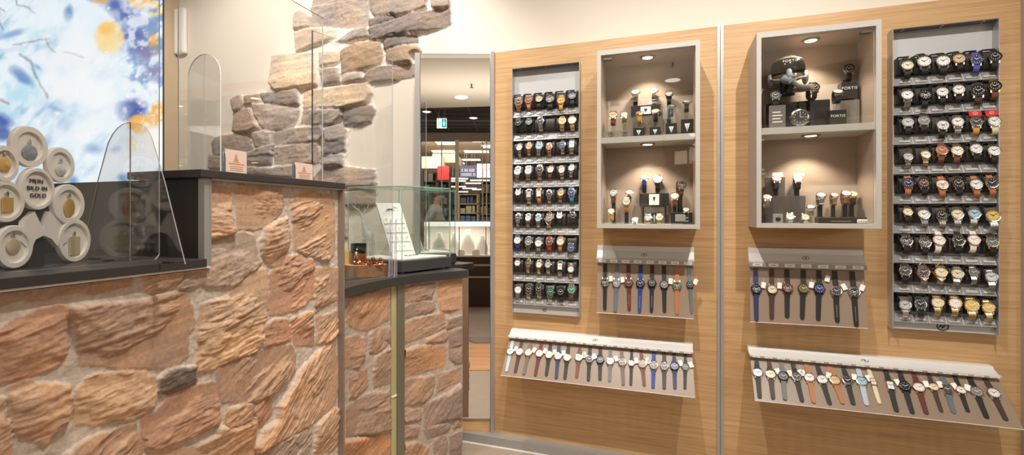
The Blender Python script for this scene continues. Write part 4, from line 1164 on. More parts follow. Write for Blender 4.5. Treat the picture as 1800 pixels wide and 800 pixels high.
RIGHT = RW('''1596.6 115 s c Lk; 1625.5 108 s w Lk BIG; 1659 107 s w Lk BIG; 1687 103 s h Lk; 1718 104 s n Lv; 1750.6 99 s k Lk v
1596 167 s w Bs; 1628 167 k k Lk c; 1657.6 161.6 s w Lk; 1686.5 157.5 s w Lk; 1720.6 159 s k Lx BIGv; 1750 151 g k Lb v
1597 215 s z Lk; 1625.5 212 s y Lk; 1658.5 220 s w Lk c; 1684.6 214 s w Bs; 1717.6 214 s d Lm D; 1749 213 s w Lc D
1597.6 275.7 s z Bs S; 1628.4 272 g w Bg S; 1657 264.4 r o Lb; 1683.7 265 g w Lb; 1717 261.5 s w Lk; 1748.5 265 s w Lk
1597.6 322 s u Lt v; 1625 322 s b Lk v; 1657.4 324.5 r w Lt c; 1686.4 322 r k Lk v; 1717 324 s w Lt; 1745 322 g u Lt
1596.7 373 g c Lk S; 1625 377 s w Bs; 1657 378.5 s k Bs v; 1684 377 s c Bs; 1714 376 s l Bs; 1747 380 s a Bs BIG
1594.5 424 s k Lk c; 1627 427 s d Lk c; 1651.5 422.5 r w Lw; 1686 424 s k Lk; 1713 422 r w Lw; 1745.5 426 g d Lk
1592 477 s d Lk; 1624.5 479 r d Bs p; 1655 479.5 g c Bs p; 1684 482 s c Bs; 1712.5 479.5 s d Bs S; 1744 487.5 s z Bs
1592 537 s z Ms; 1619 536 s k Lk; 1649 533 g c Bg; 1680 534 g w Bg j; 1709 538 g a Bg BIG; 1738.5 542 g a Mg''')
display_board([(1572, 49), (1762, 33), (1566, 580), (1752, 589)], RIGHT, 'board beyond helmet cabinet',
              'wide tall grey watch board on the oak panel beyond the helmet cabinet', lambda f: 0.0255 if 'BIG' in f else (0.0178 if 'S' in f else 0.0222), 'watches on the board beyond the helmet cabinet', (1657, 574), True)

# ---------------------------------------------------------------- rails with hanging strap watches
def rail(TL, TR, BL, BR, PLx, PRx, off_t, off_b, off_p, items, place, label, group, ntags, emb, r0):
    tl, tr = UZ(*TL, off_t), UZ(*TR, off_t); bl, br = UZ(*BL, off_b), UZ(*BR, off_b)
    u0, u1 = (tl[0] + bl[0]) / 2, (tr[0] + br[0]) / 2
    zt_, zb_ = (tl[1] + tr[1]) / 2, (bl[1] + br[1]) / 2
    root = empty('watch_rail', Wp(u0, 0, zb_), THETA)
    tag(root, label, 'watch rail', 'aluminium watch rails')
    h = zt_ - zb_; L = u1 - u0
    MX = Matrix(((0, 0, 1, 0), (1, 0, 0, 0), (0, 1, 0, 0), (0, 0, 0, 1)))
    prof = [(-0.0005, h), (-off_t, h), (-off_t - 0.004, h * 0.72), (-off_t - (off_b - off_t) * .55, h * 0.34), (-off_b, h * 0.26), (-off_b, 0.0), (-off_b + 0.006, 0.0), (-0.0005, h * 0.3)]
    MB().prism(prof, 0, L, MX).build('rail', RAILM, root)
    MB().box(0, L, -off_b - 0.0012, -off_b, 0.002, h * 0.24).build('label_lip', mat('lip_grey', rgb(176, 172, 168), 0.25, 0.1, vary=0.03), root)
    tw = L / ntags * 0.62
    for k in range(ntags):
        x = L * (k + 0.5) / ntags
        MB().box(x - tw / 2, x + tw / 2, -off_b - 0.002, -off_b - 0.0012, h * 0.05, h * 0.21).box(x - tw * .25, x + tw * .25, -off_b - 0.0022, -off_b - 0.002, h * 0.11, h * 0.14, 1).build('price_tag', [WHITEPAPER, PRINT], root)
    # oval emblem on the slope
    xe = UZ(*emb, off_t + 0.01)[0] - u0
    eb = MB().tube([(0.013 * math.cos(a), 0.0, 0.008 * math.sin(a)) for a in [math.tau * i / 20 for i in range(21)]], 0.0014, 6).prism([(-0.006, 0.003), (0.006, 0.003), (0.0, -0.004)], -0.001, 0.001, Matrix(((1, 0, 0, 0), (0, 0, 1, 0), (0, 1, 0, 0), (0, 0, 0, 1))))
    o = eb.build('emblem', mat('emblem_bronze', rgb(104, 92, 70), 0.3, 0.8), root); o.location = (xe, -off_t - (off_b - off_t) * .32, h * 0.52)
    o.rotation_euler = (math.atan2((off_b - off_t) * .5, h * .4) * -1, 0, 0)
    # sloping frosted plate
    pl, pr = UZ(*PLx, off_p), UZ(*PRx, off_p)
    zp = (pl[1] + pr[1]) / 2
    ztop = h * 0.30
    ob = off_b * 0.62
    a_ = [(0.004, -ob, ztop), (L - 0.004, -ob, ztop), (pr[0] - u0, -off_p, pr[1] * .5 + zp * .5 - zb_), (pl[0] - u0, -off_p, pl[1] * .5 + zp * .5 - zb_)]
    mb = MB()
    mb.hexa([a_[0], a_[1], (a_[1][0], a_[1][1] + .004, a_[1][2]), (a_[0][0], a_[0][1] + .004, a_[0][2]), a_[3], a_[2], (a_[2][0], a_[2][1] + .004, a_[2][2]), (a_[3][0], a_[3][1] + .004, a_[3][2])])
    mb.build('plate', FROST, root)
    ed = MB().cyl(a_[3], a_[2], 0.0016, seg=6).build('plate_edge', CLEAR_EDGE, root)
    # world frame of the plate
    Mw = Matrix.Translation(root.location) @ Matrix.Rotation(THETA, 4, 'Z')
    A, B, Cc = Mw @ Vector(a_[0]), Mw @ Vector(a_[1]), (Mw @ Vector(a_[3]) + Mw @ Vector(a_[2])) / 2
    X = (B - A).normalized(); V = (Cc - (A + B) / 2); N = X.cross(V).normalized()
    if N.y > 0: N = -N           # towards the room
    A = A + N * 0.0035
    for k, it in enumerate(items):
        x, y, bx, by, ca_, di, st, fl = it[:8]
        tx, ty = it[8]
        c = hit(x, y, A, N); e = hit(bx, by, A, N); tp = hit(tx, ty, A, N)
        dn = (e - c).normalized()
        yl = -N; zl = -dn; xl = yl.cross(zl).normalized()
        M = Matrix((xl, yl, zl)).transposed().to_4x4(); M.translation = c
        r = r0 * (0.8 if 'S' in fl else 1.0)
        watch(None, r, ca_, di, st, fl, 'flat', lens=(max(0.012, (tp - c).length - r), (e - c).length - r), basis=M,
              label=f"hanging {describe(ca_, di, st)}, {ORD[k]} along {place}", group=group)
    return root

def seq(txt, sx, ox, oy, topf):
    out_ = []
    for it in txt.strip().split('\n'):
        a = it.split()
        x, y, bx, by = float(a[0]) / sx + ox, float(a[1]) / sx + oy, float(a[2]) / sx + ox, float(a[3]) / sx + oy
        out_.append((x, y, bx, by, a[4], a[5], a[6], a[7] if len(a) > 7 else '', topf(x, y, bx, by)))
    return out_
UPL = seq('''168 382 165 628 s k Lk ct
268 390 257 645 s y La ct
376 387 380 632 b b Lq s
478 393 470 652 k u Lu vs
580 390 575 648 k d Lk vs
688 403 690 648 k y Lk
800 410 800 665 g e Lt ctL
915 405 930 655 k d La tS''', 5, 1030, 420, lambda x, y, bx, by: (x, 463 + (x - 1049) * 0.035))
rail((1049.4, 431.4), (1220, 435), (1049, 461.6), (1220.4, 467.6), (1048, 549.6), (1219.6, 560.6), 0.02, 0.06, 0.105, UPL, 'short rail by plain cabinet',
     'short aluminium watch rail with eight watches below the cabinet without the helmet', 'watches on the short rail below the plain cabinet', 8, (1132, 448), 0.0205)
UPR = seq('''128 392 133 645 k u Ln ct
252 395 252 630 b c Lx t
372 385 372 618 b b Lk c
497 388 490 630 b v Lk t
620 390 615 640 k n Lk tH
752 407 765 655 s d Lk st
893 415 915 690 s k Lk cts''', 4.446, 1300, 420, lambda x, y, bx, by: (x - (bx - x) * 0.5, 472 + (x - 1328) * 0.03))
rail((1315.3, 436.4), (1518, 439), (1317.5, 469.5), (1522.7, 474.7), (1318.7, 566.6), (1525.6, 576.8), 0.02, 0.06, 0.10, UPR, 'short rail by helmet cabinet',
     'short aluminium watch rail with seven watches below the helmet cabinet', 'watches on the short rail below the helmet cabinet', 7, (1416, 454), 0.0215)
LOL = seq('''133 285 97 457 s w Ll t
210 290 172 465 r w Lx
287 295 245 483 r w Lp t
380 303 343 493 r w Lq t
463 315 438 492 g w Lk t
540 325 523 517 s w Ln t
618 338 597 520 r w Lk
717 337 697 508 s w Lb t
808 350 798 535 s d Lk tL
900 357 898 530 k k Lk tL
985 368 980 540 s w Ly
1088 377 1098 572 r k Lp tL
1167 385 1162 573 s w Lk St
1260 393 1278 578 r b Lb t
1357 405 1352 598 r k Lu tL
1448 412 1448 605 s u Lx
1535 412 1540 605 k n Ln t
1628 418 1625 605 s k Lk St''', 4.865, 870, 560, lambda x, y, bx, by: (x + (x - bx) * 0.55, 599 + (x - 897) * 0.078))
rail((896.7, 579), (1217.4, 604.2), (894.3, 595.4), (1218.8, 621.7), (880.3, 660.1), (1222.1, 699.4), 0.03, 0.085, 0.185, LOL, 'long rail near mirror',
     'long aluminium watch rail low on the oak panel near the mirror', 'watches on the long rail near the mirror', 18, (1047, 596), 0.0195)
LOR = seq('''148 233 162 388 s w Lk
228 243 245 395 s c Lx t
305 255 320 400 k k Ly t
387 258 425 412 s k Lk t
467 263 498 420 s w Lt tL
547 275 598 430 s w Lk t
625 280 678 425 r h Lt
703 282 743 430 s k Lk t
790 287 825 435 s l Ll t
862 290 905 425 s c Lc qS
968 313 1012 475 s w Lk qt
1058 318 1110 487 k k Lk
1145 325 1197 490 r w Lq t
1237 323 1290 477 g c Lx St
1320 337 1368 485 s d La qt
1405 342 1455 477 g w Lk St
1502 352 1573 517 s y Lk
1607 360 1692 530 s w Lx''', 3.529, 1290, 590, lambda x, y, bx, by: (x - (bx - x) * 0.42, 632 + (x - 1318) * 0.079))
rail((1314.7, 611), (1749, 643), (1318.3, 629.7), (1759, 664.2), (1326.8, 705.3), (1800.1, 754.4), 0.03, 0.085, 0.20, LOR, 'long rail by end post',
     'long aluminium watch rail low on the wall panel by the end post', 'watches on the long rail by the end post', 18, (1519, 630), 0.0205)

# ---------------------------------------------------------------- wall cabinets
CD = 0.21
def cabinet(TL, TR, BL, BR, shelf_px, label, hinge_side):
    tl, tr, bl, br = (UZ(*p, CD) for p in (TL, TR, BL, BR))
    u0 = (tl[0] + bl[0]) / 2; u1 = (tr[0] + br[0]) / 2
    z1 = (tl[1] + tr[1]) / 2; z0 = (bl[1] + br[1]) / 2
    zs_t = (UZ(*shelf_px[0], CD)[1] + UZ(*shelf_px[1], CD)[1]) / 2
    zs_b = (UZ(*shelf_px[2], CD)[1] + UZ(*shelf_px[3], CD)[1]) / 2
    Wd, Hd = u1 - u0, z1 - z0
    t = 0.018
    root = empty('wall_cabinet', Wp(u0, 0, z0), THETA)
    tag(root, label, 'display cabinet', 'glazed wall cabinets')
    MB().box(0, t, -CD, -0.001, 0, Hd).box(Wd - t, Wd, -CD, -0.001, 0, Hd).box(t, Wd - t, -CD, -0.001, Hd - t * 1.3, Hd).box(t, Wd - t, -CD, -0.001, 0, t).build('carcass', GREYLAM, root)
    MB().box(t, Wd - t, -0.02, -0.004, t, Hd - t * 1.3).build('back_panel', TAUPE, root)
    MB().box(t, t + 0.002, -CD + 0.02, -0.02, t, Hd - t * 1.3).box(Wd - t - 0.002, Wd - t, -CD + 0.02, -0.02, t, Hd - t * 1.3).box(t, Wd - t, -CD + 0.02, -0.02, Hd - t * 1.3 - 0.002, Hd - t * 1.3).build('lining', TAUPE, root)
    st, sb = zs_t - z0, zs_b - z0
    MB().box(t, Wd - t, -CD + 0.012, -0.02, sb, st).build('shelf', GREYLAM, root)
    d = MB().box(t + 0.001, Wd - t - 0.001, -CD + 0.003, -CD + 0.008, t + 0.001, Hd - t * 1.3 - 0.001).build('glass_door', GLASS, root)
    hx = t + 0.012 if hinge_side == 'l' else Wd - t - 0.05
    MB().box(hx, hx + 0.038, -CD + 0.0005, -CD + 0.003, Hd - t * 1.3 - 0.024, Hd - t * 1.3 - 0.014).box(hx, hx + 0.038, -CD + 0.008, -CD + 0.02, Hd - t * 1.3 - 0.024, Hd - t * 1.3 - 0.014).build('hinge', mat('hinge_steel', rgb(120, 116, 112), 0.3, 0.9), d)
    for zc_ in (Hd - t * 1.3 - 0.002, sb):
        y = -CD * 0.60
        sp = MB().lathe([(0.024, -0.006), (0.034, -0.006), (0.036, 0.0), (0.0, 0.0)], 20, Matrix.Translation((Wd / 2, y, zc_)), cap=False).lathe([(0.022, -0.003), (0.026, -0.006), (0.026, 0), (0.022, 0)], 20, Matrix.Translation((Wd / 2, y, zc_)), cap=False).build('spotlight', mat('spot_ring', rgb(200, 180, 150), 0.25, 0.9), root, smooth=40)
        MB().lathe([(0.0, -0.0045), (0.022, -0.0045), (0.022, -0.003), (0.0, -0.003)], 20, Matrix.Translation((Wd / 2, y, zc_))).build('bulb', mat('warm_bulb', (1, 1, 1, 1), 0.5, emit=(1.0, 0.85, 0.62, 1), estr=14), sp)
        L = add_light('cabinet_light', 'SPOT', (0, 0, 0), 7.5, (1.0, 0.84, 0.66), spot_size=math.radians(112), spot_blend=0.45, shadow_soft_size=0.02)
        L.parent = root; L.location = (Wd / 2, y, zc_ - 0.012); L.rotation_euler = (0, 0, 0)
    return dict(root=root, u0=u0, u1=u1, z0=z0, z1=z1, floor_up=zs_t, floor_lo=z0 + t, ceil_lo=zs_b)
CL = cabinet((1049.5, 89.5), (1231, 69), (1049.5, 401.5), (1230, 402), [(1057.5, 242), (1220.5, 232.5), (1057.5, 252), (1220.5, 243.5)], 'grey glazed wall cabinet beside the narrow board, without a helmet inside', 'l')
CRR = cabinet((1330.5, 57), (1551, 34), (1329.5, 401), (1548.5, 401.5), [(1341, 223.5), (1536, 215), (1341, 236), (1536, 226.5)], 'grey glazed wall cabinet holding a small pilot helmet', 'r')

STAND_K = mat('stand_black', rgb(44, 42, 42), 0.3, 0.2)
STAND_C = glass_mat('stand_clear', (0.93, 0.93, 0.92, 1), 0.06, 0.6)
def loop_watch(px, py, off, floor_z, r, case, dial, strap, fl, label, tilt=42, yaw=0.0, clear=False, stand=True, support_z=None):
    c = PW(px, py, off)
    w = watch(c, r, case, dial, strap, fl, 'loop', tilt=math.radians(tilt), yaw=yaw, label=label, group='watches standing in the cabinets')
    base = floor_z if support_z is None else support_z
    low = c.z - r * .95 * math.cos(math.radians(tilt)) - 0.030      # underside of the hanging strap
    if stand and low - base > 0.004:
        s = empty('watch_stand', c + (Matrix.Rotation(yaw, 3, 'Z') @ NIN) * 0.016, THETA + yaw)
        s.location.z = base + 0.0005
        hz = low - base + 0.004
        m = STAND_C if clear else STAND_K
        MB().box(-r * .6, r * .6, -0.016, 0.016, 0, 0.003).build('foot', m, s)
        MB().box(-r * .45, r * .45, -0.006, 0.008, 0.003, hz).build('upright', m, s)
        MB().tube([(0, 0.004 + 0.012 * math.cos(a), hz + 0.012 + 0.012 * math.sin(a)) for a in [math.radians(-110 + 30 * i) for i in range(9)]], 0.0022, 6).build('ring', m, s)
        tag(s, ('clear ' if clear else 'black ') + 'stand under the ' + label, 'watch stand', 'small stands under the cabinet watches')
        lw = s['label'].split(' ')
        if len(lw) > 16: s['label'] = ' '.join(lw[:4] + [x for x in lw[4:] if x not in ('the', 'with')][:12])
    return w
def block(px0, py0, px1, py1, off_f, depth, m, name, label, cat, logo=None, floor_z=None, group=None, bevel=0.001):
    """box whose front face fills that pixel rectangle at the given distance off the wall"""
    a, b = UZ(px0, py0, off_f), UZ(px1, py1, off_f)
    u0, u1 = a[0], b[0]; z1 = a[1]; z0 = b[1] if floor_z is None else floor_z
    root = empty(name, Wp((u0 + u1) / 2, off_f, z0), THETA)
    w, h = u1 - u0, z1 - z0
    MB().box(-w / 2, w / 2, 0, depth, 0, h).build('body', m, root, bevel=bevel)
    if logo == 'tri':
        MB().prism([(-w * .22, h * .72), (w * .22, h * .72), (0, h * .2)], -0.0008, 0.0005, Matrix(((1, 0, 0, 0), (0, 0, 1, 0), (0, 1, 0, 0), (0, 0, 0, 1)))).build('emblem', PALE, root)
        MB().box(-w * .02, w * .02, -0.0012, -0.0006, h * .3, h * .62).build('emblem_bar', INK, root)
    if logo == 'white':
        MB().box(-w * .17, w * .17, -0.001, 0.0005, h * .08, h * .92).build('card', WHITEPAPER, root)
        MB().prism([(-w * .05, h * .7), (w * .05, h * .7), (0, h * .3)], -0.0016, -0.001, Matrix(((1, 0, 0, 0), (0, 0, 1, 0), (0, 1, 0, 0), (0, 0, 0, 1)))).build('emblem', INK, root)
    if logo == 'ring':
        R = min(w, h) * .3
        MB().tube([(R * math.cos(t_), -0.0006, h / 2 + R * math.sin(t_)) for t_ in [math.tau * i / 18 for i in range(19)]], R * .13, 5).prism([(-R * .5, R * .4), (R * .5, R * .4), (0, -R * .5)], -0.0008, 0.0004, Matrix(((1, 0, 0, 0), (0, 0, 1, 0), (0, 1, 0, h / 2), (0, 0, 0, 1)))).build('emblem', INK, root)
    if logo and logo.startswith('T:'):
        text_part('lettering', logo[2:], h * 0.22, (0, -0.0008, h * .62), (math.radians(90), 0, 0), PALE, root)
    if logo == 'lines':
        lm = MB()
        for k in range(4): lm.box(-w * .3, w * (.3 - .1 * (k % 2)), -0.0008, 0.0003, h * (.25 + .14 * k), h * (.25 + .14 * k) + h * .05)
        lm.build('print', PALE, root)
    tag(root, label, cat, group)
    return root
BOXK = mat('display_block_black', rgb(44, 41, 40), 0.3, coat=0.2, vary=0.05)
BOXC = mat('display_block_smoke', rgb(150, 138, 128), 0.15, alpha=0.55)
fu, fl_ = CL['floor_up'] + 0.0006, CL['floor_lo'] + 0.0006
g = 'display blocks in the plain cabinet'
block(1062, 231, 1086, 0, 0.165, 0.03, BOXC, 'display_block', 'smoky block with a round emblem under the end watch, plain cabinet', 'display block', 'ring', fu, g)
block(1087.5, 230, 1110, 0, 0.165, 0.03, BOXC, 'display_block', 'smoky block with a round emblem, second from the end, plain cabinet', 'display block', 'ring', fu, g)
block(1109, 186.5, 1161, 201, 0.09, 0.045, BOXK, 'display_block', 'wide black block with a white emblem card, plain cabinet top shelf', 'display block', None, None, g)
block(1112, 202.2, 1158, 0, 0.088, 0.04, BOXC, 'display_block', 'smoky riser under the wide black block, plain cabinet top shelf', 'display block', None, fu, g)
b_ = block(1126, 188, 1144, 200, 0.093, 0.002, WHITEPAPER, 'emblem_card', 'small white card with a dark triangle on the wide black block', 'card')
MB().prism([(-0.009, 0.026), (0.009, 0.026), (0, 0.008)], -0.0012, 0.0005, Matrix(((1, 0, 0, 0), (0, 0, 1, 0), (0, 1, 0, 0), (0, 0, 0, 1)))).build('emblem', INK, b_)
block(1113, 225, 1132.5, 0, 0.165, 0.035, BOXK, 'display_block', 'black block with pale triangle below the yellow strap watch', 'display block', 'tri', fu, g)
block(1142, 223.5, 1161, 0, 0.165, 0.035, BOXK, 'display_block', 'black block with pale triangle below the rose gold watch', 'display block', 'tri', fu, g)
block(1170, 217, 1190, 0, 0.165, 0.035, BOXK, 'display_block', 'black block with pale triangle below the blue dial watch', 'display block', 'tri', fu, g)
block(1197, 210, 1219, 0, 0.160, 0.035, BOXK, 'display_block', 'tallest front black block with pale triangle at the shelf end', 'display block', 'tri', fu, g)
def lbl(c, d, s, where): return f"{describe(c, d, s)}, {where}"
def LW(px, py, off, f, r, c, d, s, fl, where, **k):
    return loop_watch(px, py, off, f, r, c, d, s, fl, lbl(c, d, s, where), **k)
def top_of(py, off): return UZ(1140, py, off)[1]
LW(1077.5, 203, 0.15, fu, .021, 'r', 'h', 'Lb', 'c', 'at the outer end, plain cabinet shelf', tilt=30, clear=True)
LW(1097, 203, 0.15, fu, .018, 's', 'c', 'Bg', '', 'second at the end, plain cabinet shelf', tilt=35, clear=True)
LW(1117, 164, 0.07, fu, .021, 's', 'w', 'Bs', '', 'on the wide block, plain cabinet', tilt=45)
LW(1149.5, 161, 0.07, fu, .021, 'r', 'w', 'Bs', '', 'on the wide block, plain cabinet', tilt=40)
LW(1176, 166, 0.07, fu, .019, 'k', 'd', 'Lk', 'c', 'behind the blue dial, plain cabinet', tilt=25)
LW(1124, 201, 0.148, fu, .019, 'r', 'b', 'Lm', '', 'above a block, plain cabinet', tilt=52, clear=True)
LW(1152.5, 197.5, 0.148, fu, .020, 'r', 'h', 'Lk', '', 'above a block, plain cabinet', tilt=52, clear=True)
LW(1180, 189, 0.148, fu, .019, 's', 'u', 'Lx', '', 'above a block, plain cabinet', tilt=58, clear=True)
LW(1207, 181, 0.143, fu, .019, 's', 'z', 'Lx', '', 'on the end block, plain cabinet', tilt=58, clear=True)
# lower compartment
block(1124, 340, 1176, 355, 0.09, 0.05, BOXK, 'display_block', 'wide black block with white emblem card in the lower plain cabinet', 'display block', 'white', fl_ + 0.085, g)
block(1132, 355.5, 1168, 0, 0.085, 0.03, BOXC, 'display_block', 'smoky block carrying the wide black block, lower plain cabinet', 'display block', None, fl_, g)
e_ = empty('emblem_stand', PW(1150, 378, 0.13), THETA); e_.location.z = fl_
MB().prism([(-0.038, 0.055), (0.038, 0.055), (0, 0.0)], -0.004, 0.004, Matrix(((1, 0, 0, 0), (0, 0, 1, 0), (0, 1, 0, 0), (0, 0, 0, 1)))).build('triangle', BOXK, e_, bevel=0.001)
MB().box(-0.012, 0.012, 0.003, 0.02, 0, 0.006).build('foot', BOXK, e_); MB().box(-0.002, 0.002, -0.006, -0.004, 0.01, 0.045).build('bar', PALE, e_)
tag(e_, 'black triangular emblem stand at the bottom of the plain cabinet', 'emblem')
block(1179, 373.5, 1217.5, 0, 0.14, 0.05, BOXK, 'display_block', 'low black block with a silver badge at the bottom corner, plain cabinet', 'display block', 'lines', fl_, g)
b_ = block(1187, 377, 1204, 389, 0.146, 0.004, mat('badge_silver', rgb(190, 188, 186), 0.3, 0.6), 'badge', 'silver square badge leaning on the low black block', 'badge', None)
for k, (px, py, off, r, c, d, s, fl, tl_) in enumerate([(1078, 340, .12, .020, 'r', 'k', 'Lb', 'c', 25), (1106, 340, .08, .018, 'r', 'w', 'Lx', '', 48), (1101, 355, .15, .020, 'r', 'w', 'Lt', 'c', 15), (1074.5, 372.5, .16, .017, 'g', 'w', 'Lm', '', 40),
      (1132.5, 314, .07, .020, 'r', 'w', 'Lu', '', 55), (1156, 316, .07, .022, 's', 'w', 'Lk', 'c', 20), (1197.5, 326, .10, .021, 's', 'k', 'Lb', 'c', 10), (1186, 346, .13, .020, 'r', 'c', 'Lb', '', 40), (1206, 370.5, .125, .016, 'g', 'w', 'Lk', '', 50),
      (1116, 388, .17, .017, 's', 'w', 'Ly', '', 45), (1139, 383.5, .17, .0175, 's', 'y', 'Lm', 'c', 25), (1159, 383, .17, .0175, 's', 'c', 'Lm', 'c', 25)]):
    where = ['at the outer side, lower plain cabinet', 'behind the orange strap, lower plain cabinet', 'at the front, lower plain cabinet', 'bottom corner, lower plain cabinet', 'on the wide block, lower plain cabinet', 'on the wide block, lower plain cabinet', 'tilted, topmost in lower plain cabinet',
             'beside the wide block, lower plain cabinet', 'on the low block, lower plain cabinet', 'lying front, lower plain cabinet', 'lying front, lower plain cabinet', 'lying front, lower plain cabinet'][k]
    LW(px, py, off, fl_, r, c, d, s, fl, where, tilt=tl_, stand=(k < 9), clear=(k in (1, 3)), yaw=(0.35 if k == 6 else 0.0))
# helmet cabinet
fu, fl_ = CRR['floor_up'] + 0.0006, CRR['floor_lo'] + 0.0006
g = 'display blocks in the helmet cabinet'
block(1346, 182, 1402, 0, 0.10, 0.06, BOXK, 'display_block', 'black block carrying the helmet, upper helmet cabinet', 'display block', None, fu, g)
block(1403.5, 178, 1459, 0, 0.10, 0.06, BOXK, 'display_block', 'wide black block beside the helmet', 'display block', None, fu, g)
block(1352, 186, 1381, 0, 0.172, 0.01, BOXC, 'display_block', 'smoky card block with printed lines below the helmet', 'display block', 'lines', fu, g)
block(1479, 144.5, 1507.5, 172.5, 0.075, 0.048, BOXK, 'display_block', 'dark lettered block under the black strapped watch, helmet cabinet', 'display block', 'T:FORTIS', None, g)
block(1476, 177, 1511, 0, 0.08, 0.05, BOXC, 'display_block', 'smoky riser below the dark lettered block', 'display block', None, fu, g)
block(1458, 194, 1488, 0, 0.15, 0.03, BOXK, 'display_block', 'dark lettered block below the silver bracelet watch, helmet cabinet', 'display block', 'T:FORTIS', fu, g)
LW(1362.7, 168.5, 0.16, fu, .021, 's', 'k', 'Lk', 'v', 'below the helmet', tilt=25, clear=True)
LW(1430.6, 154, 0.135, fu, .021, 'g', 'k', 'Lk', 'v', 'beside the helmet hose', tilt=20, yaw=0.3)
LW(1491.7, 121.8, 0.055, fu, .022, 's', 'k', 'Lk', 'v', 'on the lettered block, helmet cabinet', tilt=12)
LW(1472, 163.6, 0.13, fu, .020, 's', 'z', 'Lk', '', 'upper helmet cabinet shelf', tilt=52, clear=True)
# big notched table clock
p = PW(1405, 207, 0.165)
e_ = empty('table_clock', p, THETA); e_.location.z = p.z
mb = MB().lathe([(0.030, 0.0), (0.036, 0.004), (0.036, 0.012), (0.030, 0.016), (0.026, 0.016), (0.026, 0.012)], 32, MFRONT)
for k in range(12):
    a = math.tau * k / 12
    mb.box(-0.004, 0.004, -0.013, -0.002, 0.033, 0.040, M=Matrix.Rotation(a, 4, 'Y'))
mb.build('case', CASES['s'][1], e_, smooth=40)
part('dial', MB().lathe([(0, 0.0125), (0.026, 0.0125), (0.026, 0.011), (0, 0.011)], 28, MFRONT).mesh('dial', WHITE), dial_mat('d'), e_)
part('hands', cached(('clockhands',), lambda: (lambda mb: (mb.box(-0.001, 0.001, -0.0145, -0.0135, 0, 0.02), mb.box(0, 0.014, -0.0145, -0.0135, -0.001, 0.001), [mb.box(-0.0012, 0.0012, -0.0145, -0.0135, 0.019, 0.024, M=Matrix.Rotation(math.tau * k / 12, 4, 'Y')) for k in range(12)], mb)[-1].mesh('hands', WHITE))(MB())), PALE, e_)
tag(e_, 'round silver clock with notched bezel at the front, upper helmet cabinet', 'clock')
# helmet
p = PW(1384, 128, 0.10)
hz = empty('pilot_helmet', p, THETA - 0.12)
HM = mat('helmet_bronze', rgb(214, 186, 158), 0.25, 0.1, coat=0.6, vary=0.05)
HG = mat('mask_grey', rgb(150, 156, 160), 0.45, vary=0.06)
mb = MB()
R = 0.066
prof = [(R * math.sin(t_), R * math.cos(t_)) for t_ in [math.radians(a) for a in range(0, 126, 9)]]
mb.lathe([(max(r, 0.0), h) for r, h in prof] + [(R * 0.74, -R * 0.58), (R * 0.60, -R * 0.1), (0.0, 0.5 * R)], 32, Matrix.Translation((0, 0.005, 0.008)) @ Matrix.Diagonal((1.0, 1.05, 1.02, 1)))
mb.build('shell', HM, hz, smooth=60)
# visor: patch of a slightly larger sphere in front
vs, fs = [], []
na, nb = 18, 8
for j in range(nb + 1):
    el = math.radians(34 - 56 * j / nb)
    for i in range(na + 1):
        az = math.radians(-68 + 136 * i / na)
        rr_ = R * 1.06
        vs.append((rr_ * math.cos(el) * math.sin(az), 0.005 - rr_ * 1.05 * math.cos(el) * math.cos(az), 0.008 + rr_ * 1.02 * math.sin(el)))
for j in range(nb):
    for i in range(na):
        fs.append((j * (na + 1) + i, j * (na + 1) + i + 1, (j + 1) * (na + 1) + i + 1, (j + 1) * (na + 1) + i))
vm = MB().add(vs, fs).build('visor', mat('visor_dark', rgb(22, 16, 14), 0.10), hz, smooth=60)
sd = vm.modifiers.new('solid', 'SOLIDIFY'); sd.thickness = 0.004
rim = MB().tube([vs[i] for i in range(na + 1)], 0.0022, 6).build('visor_rim', mat('rim_pale', rgb(196, 170, 140), 0.3, 0.4), vm)
text_part('lettering', 'FORTIS', 0.016, (0.004, -R * 1.115, 0.030), (math.radians(90 - 15), 0, 0), WHITEPAPER, vm, extrude=0.0006)
MB().ellipsoid((0, -0.056, -0.042), 0.031, 0.028, 0.021, 18, 10).ellipsoid((0, -0.074, -0.022), 0.011, 0.012, 0.024, 12, 8, M=Matrix.Rotation(math.radians(-25), 4, 'X')).cyl((0, -0.07, -0.050), (0.008, -0.092, -0.060), 0.015, 0.013, 16).build('oxygen_mask', HG, hz, smooth=60)
MB().lathe([(0.0, 0.0), (0.011, 0.0), (0.013, 0.004), (0.010, 0.008), (0.0, 0.009)], 14, Matrix.Translation((0.018, -0.083, -0.042)) @ MFRONT).build('valve', CHROME, hz, smooth=40)
for sx in (-1, 1):
    MB().ellipsoid((sx * R * 1.0, 0.0, -0.028), 0.013, 0.026, 0.030, 14, 8).build('ear_cup', HG, hz, smooth=60)
    MB().tube([(sx * R * 1.0, -0.02, -0.03), (sx * R * .8, -0.050, -0.040), (sx * 0.030, -0.060, -0.044)], 0.0055, 8).build('strap', mat('strap_grey', rgb(130, 128, 124), 0.6), hz)
path = []; rad = []
for i in range(41):
    t_ = i / 40
    path.append((0.008 + 0.070 * t_, -0.094 + 0.012 * math.sin(t_ * 3), -0.060 - 0.030 * t_ - 0.012 * math.sin(t_ * 3.1))); rad.append(0.0105 + 0.0016 * math.cos(i * math.pi))
path += [(0.07, -0.075, -0.094), (0.045, -0.06, -0.094), (0.015, -0.055, -0.090)]; rad += [0.010, 0.010, 0.010]
MB().tube(path, rad, 12).build('hose', mat('hose_grey', rgb(142, 136, 128), 0.5, vary=0.06), hz, smooth=30)
MB().cyl((0, 0.01, -0.095), (0, 0.01, -0.03), 0.03, 0.026, 16).build('neck_stand', BLACK, hz, smooth=40)
tag(hz, 'small pilot helmet with dark visor and grey oxygen mask in the cabinet', 'helmet')
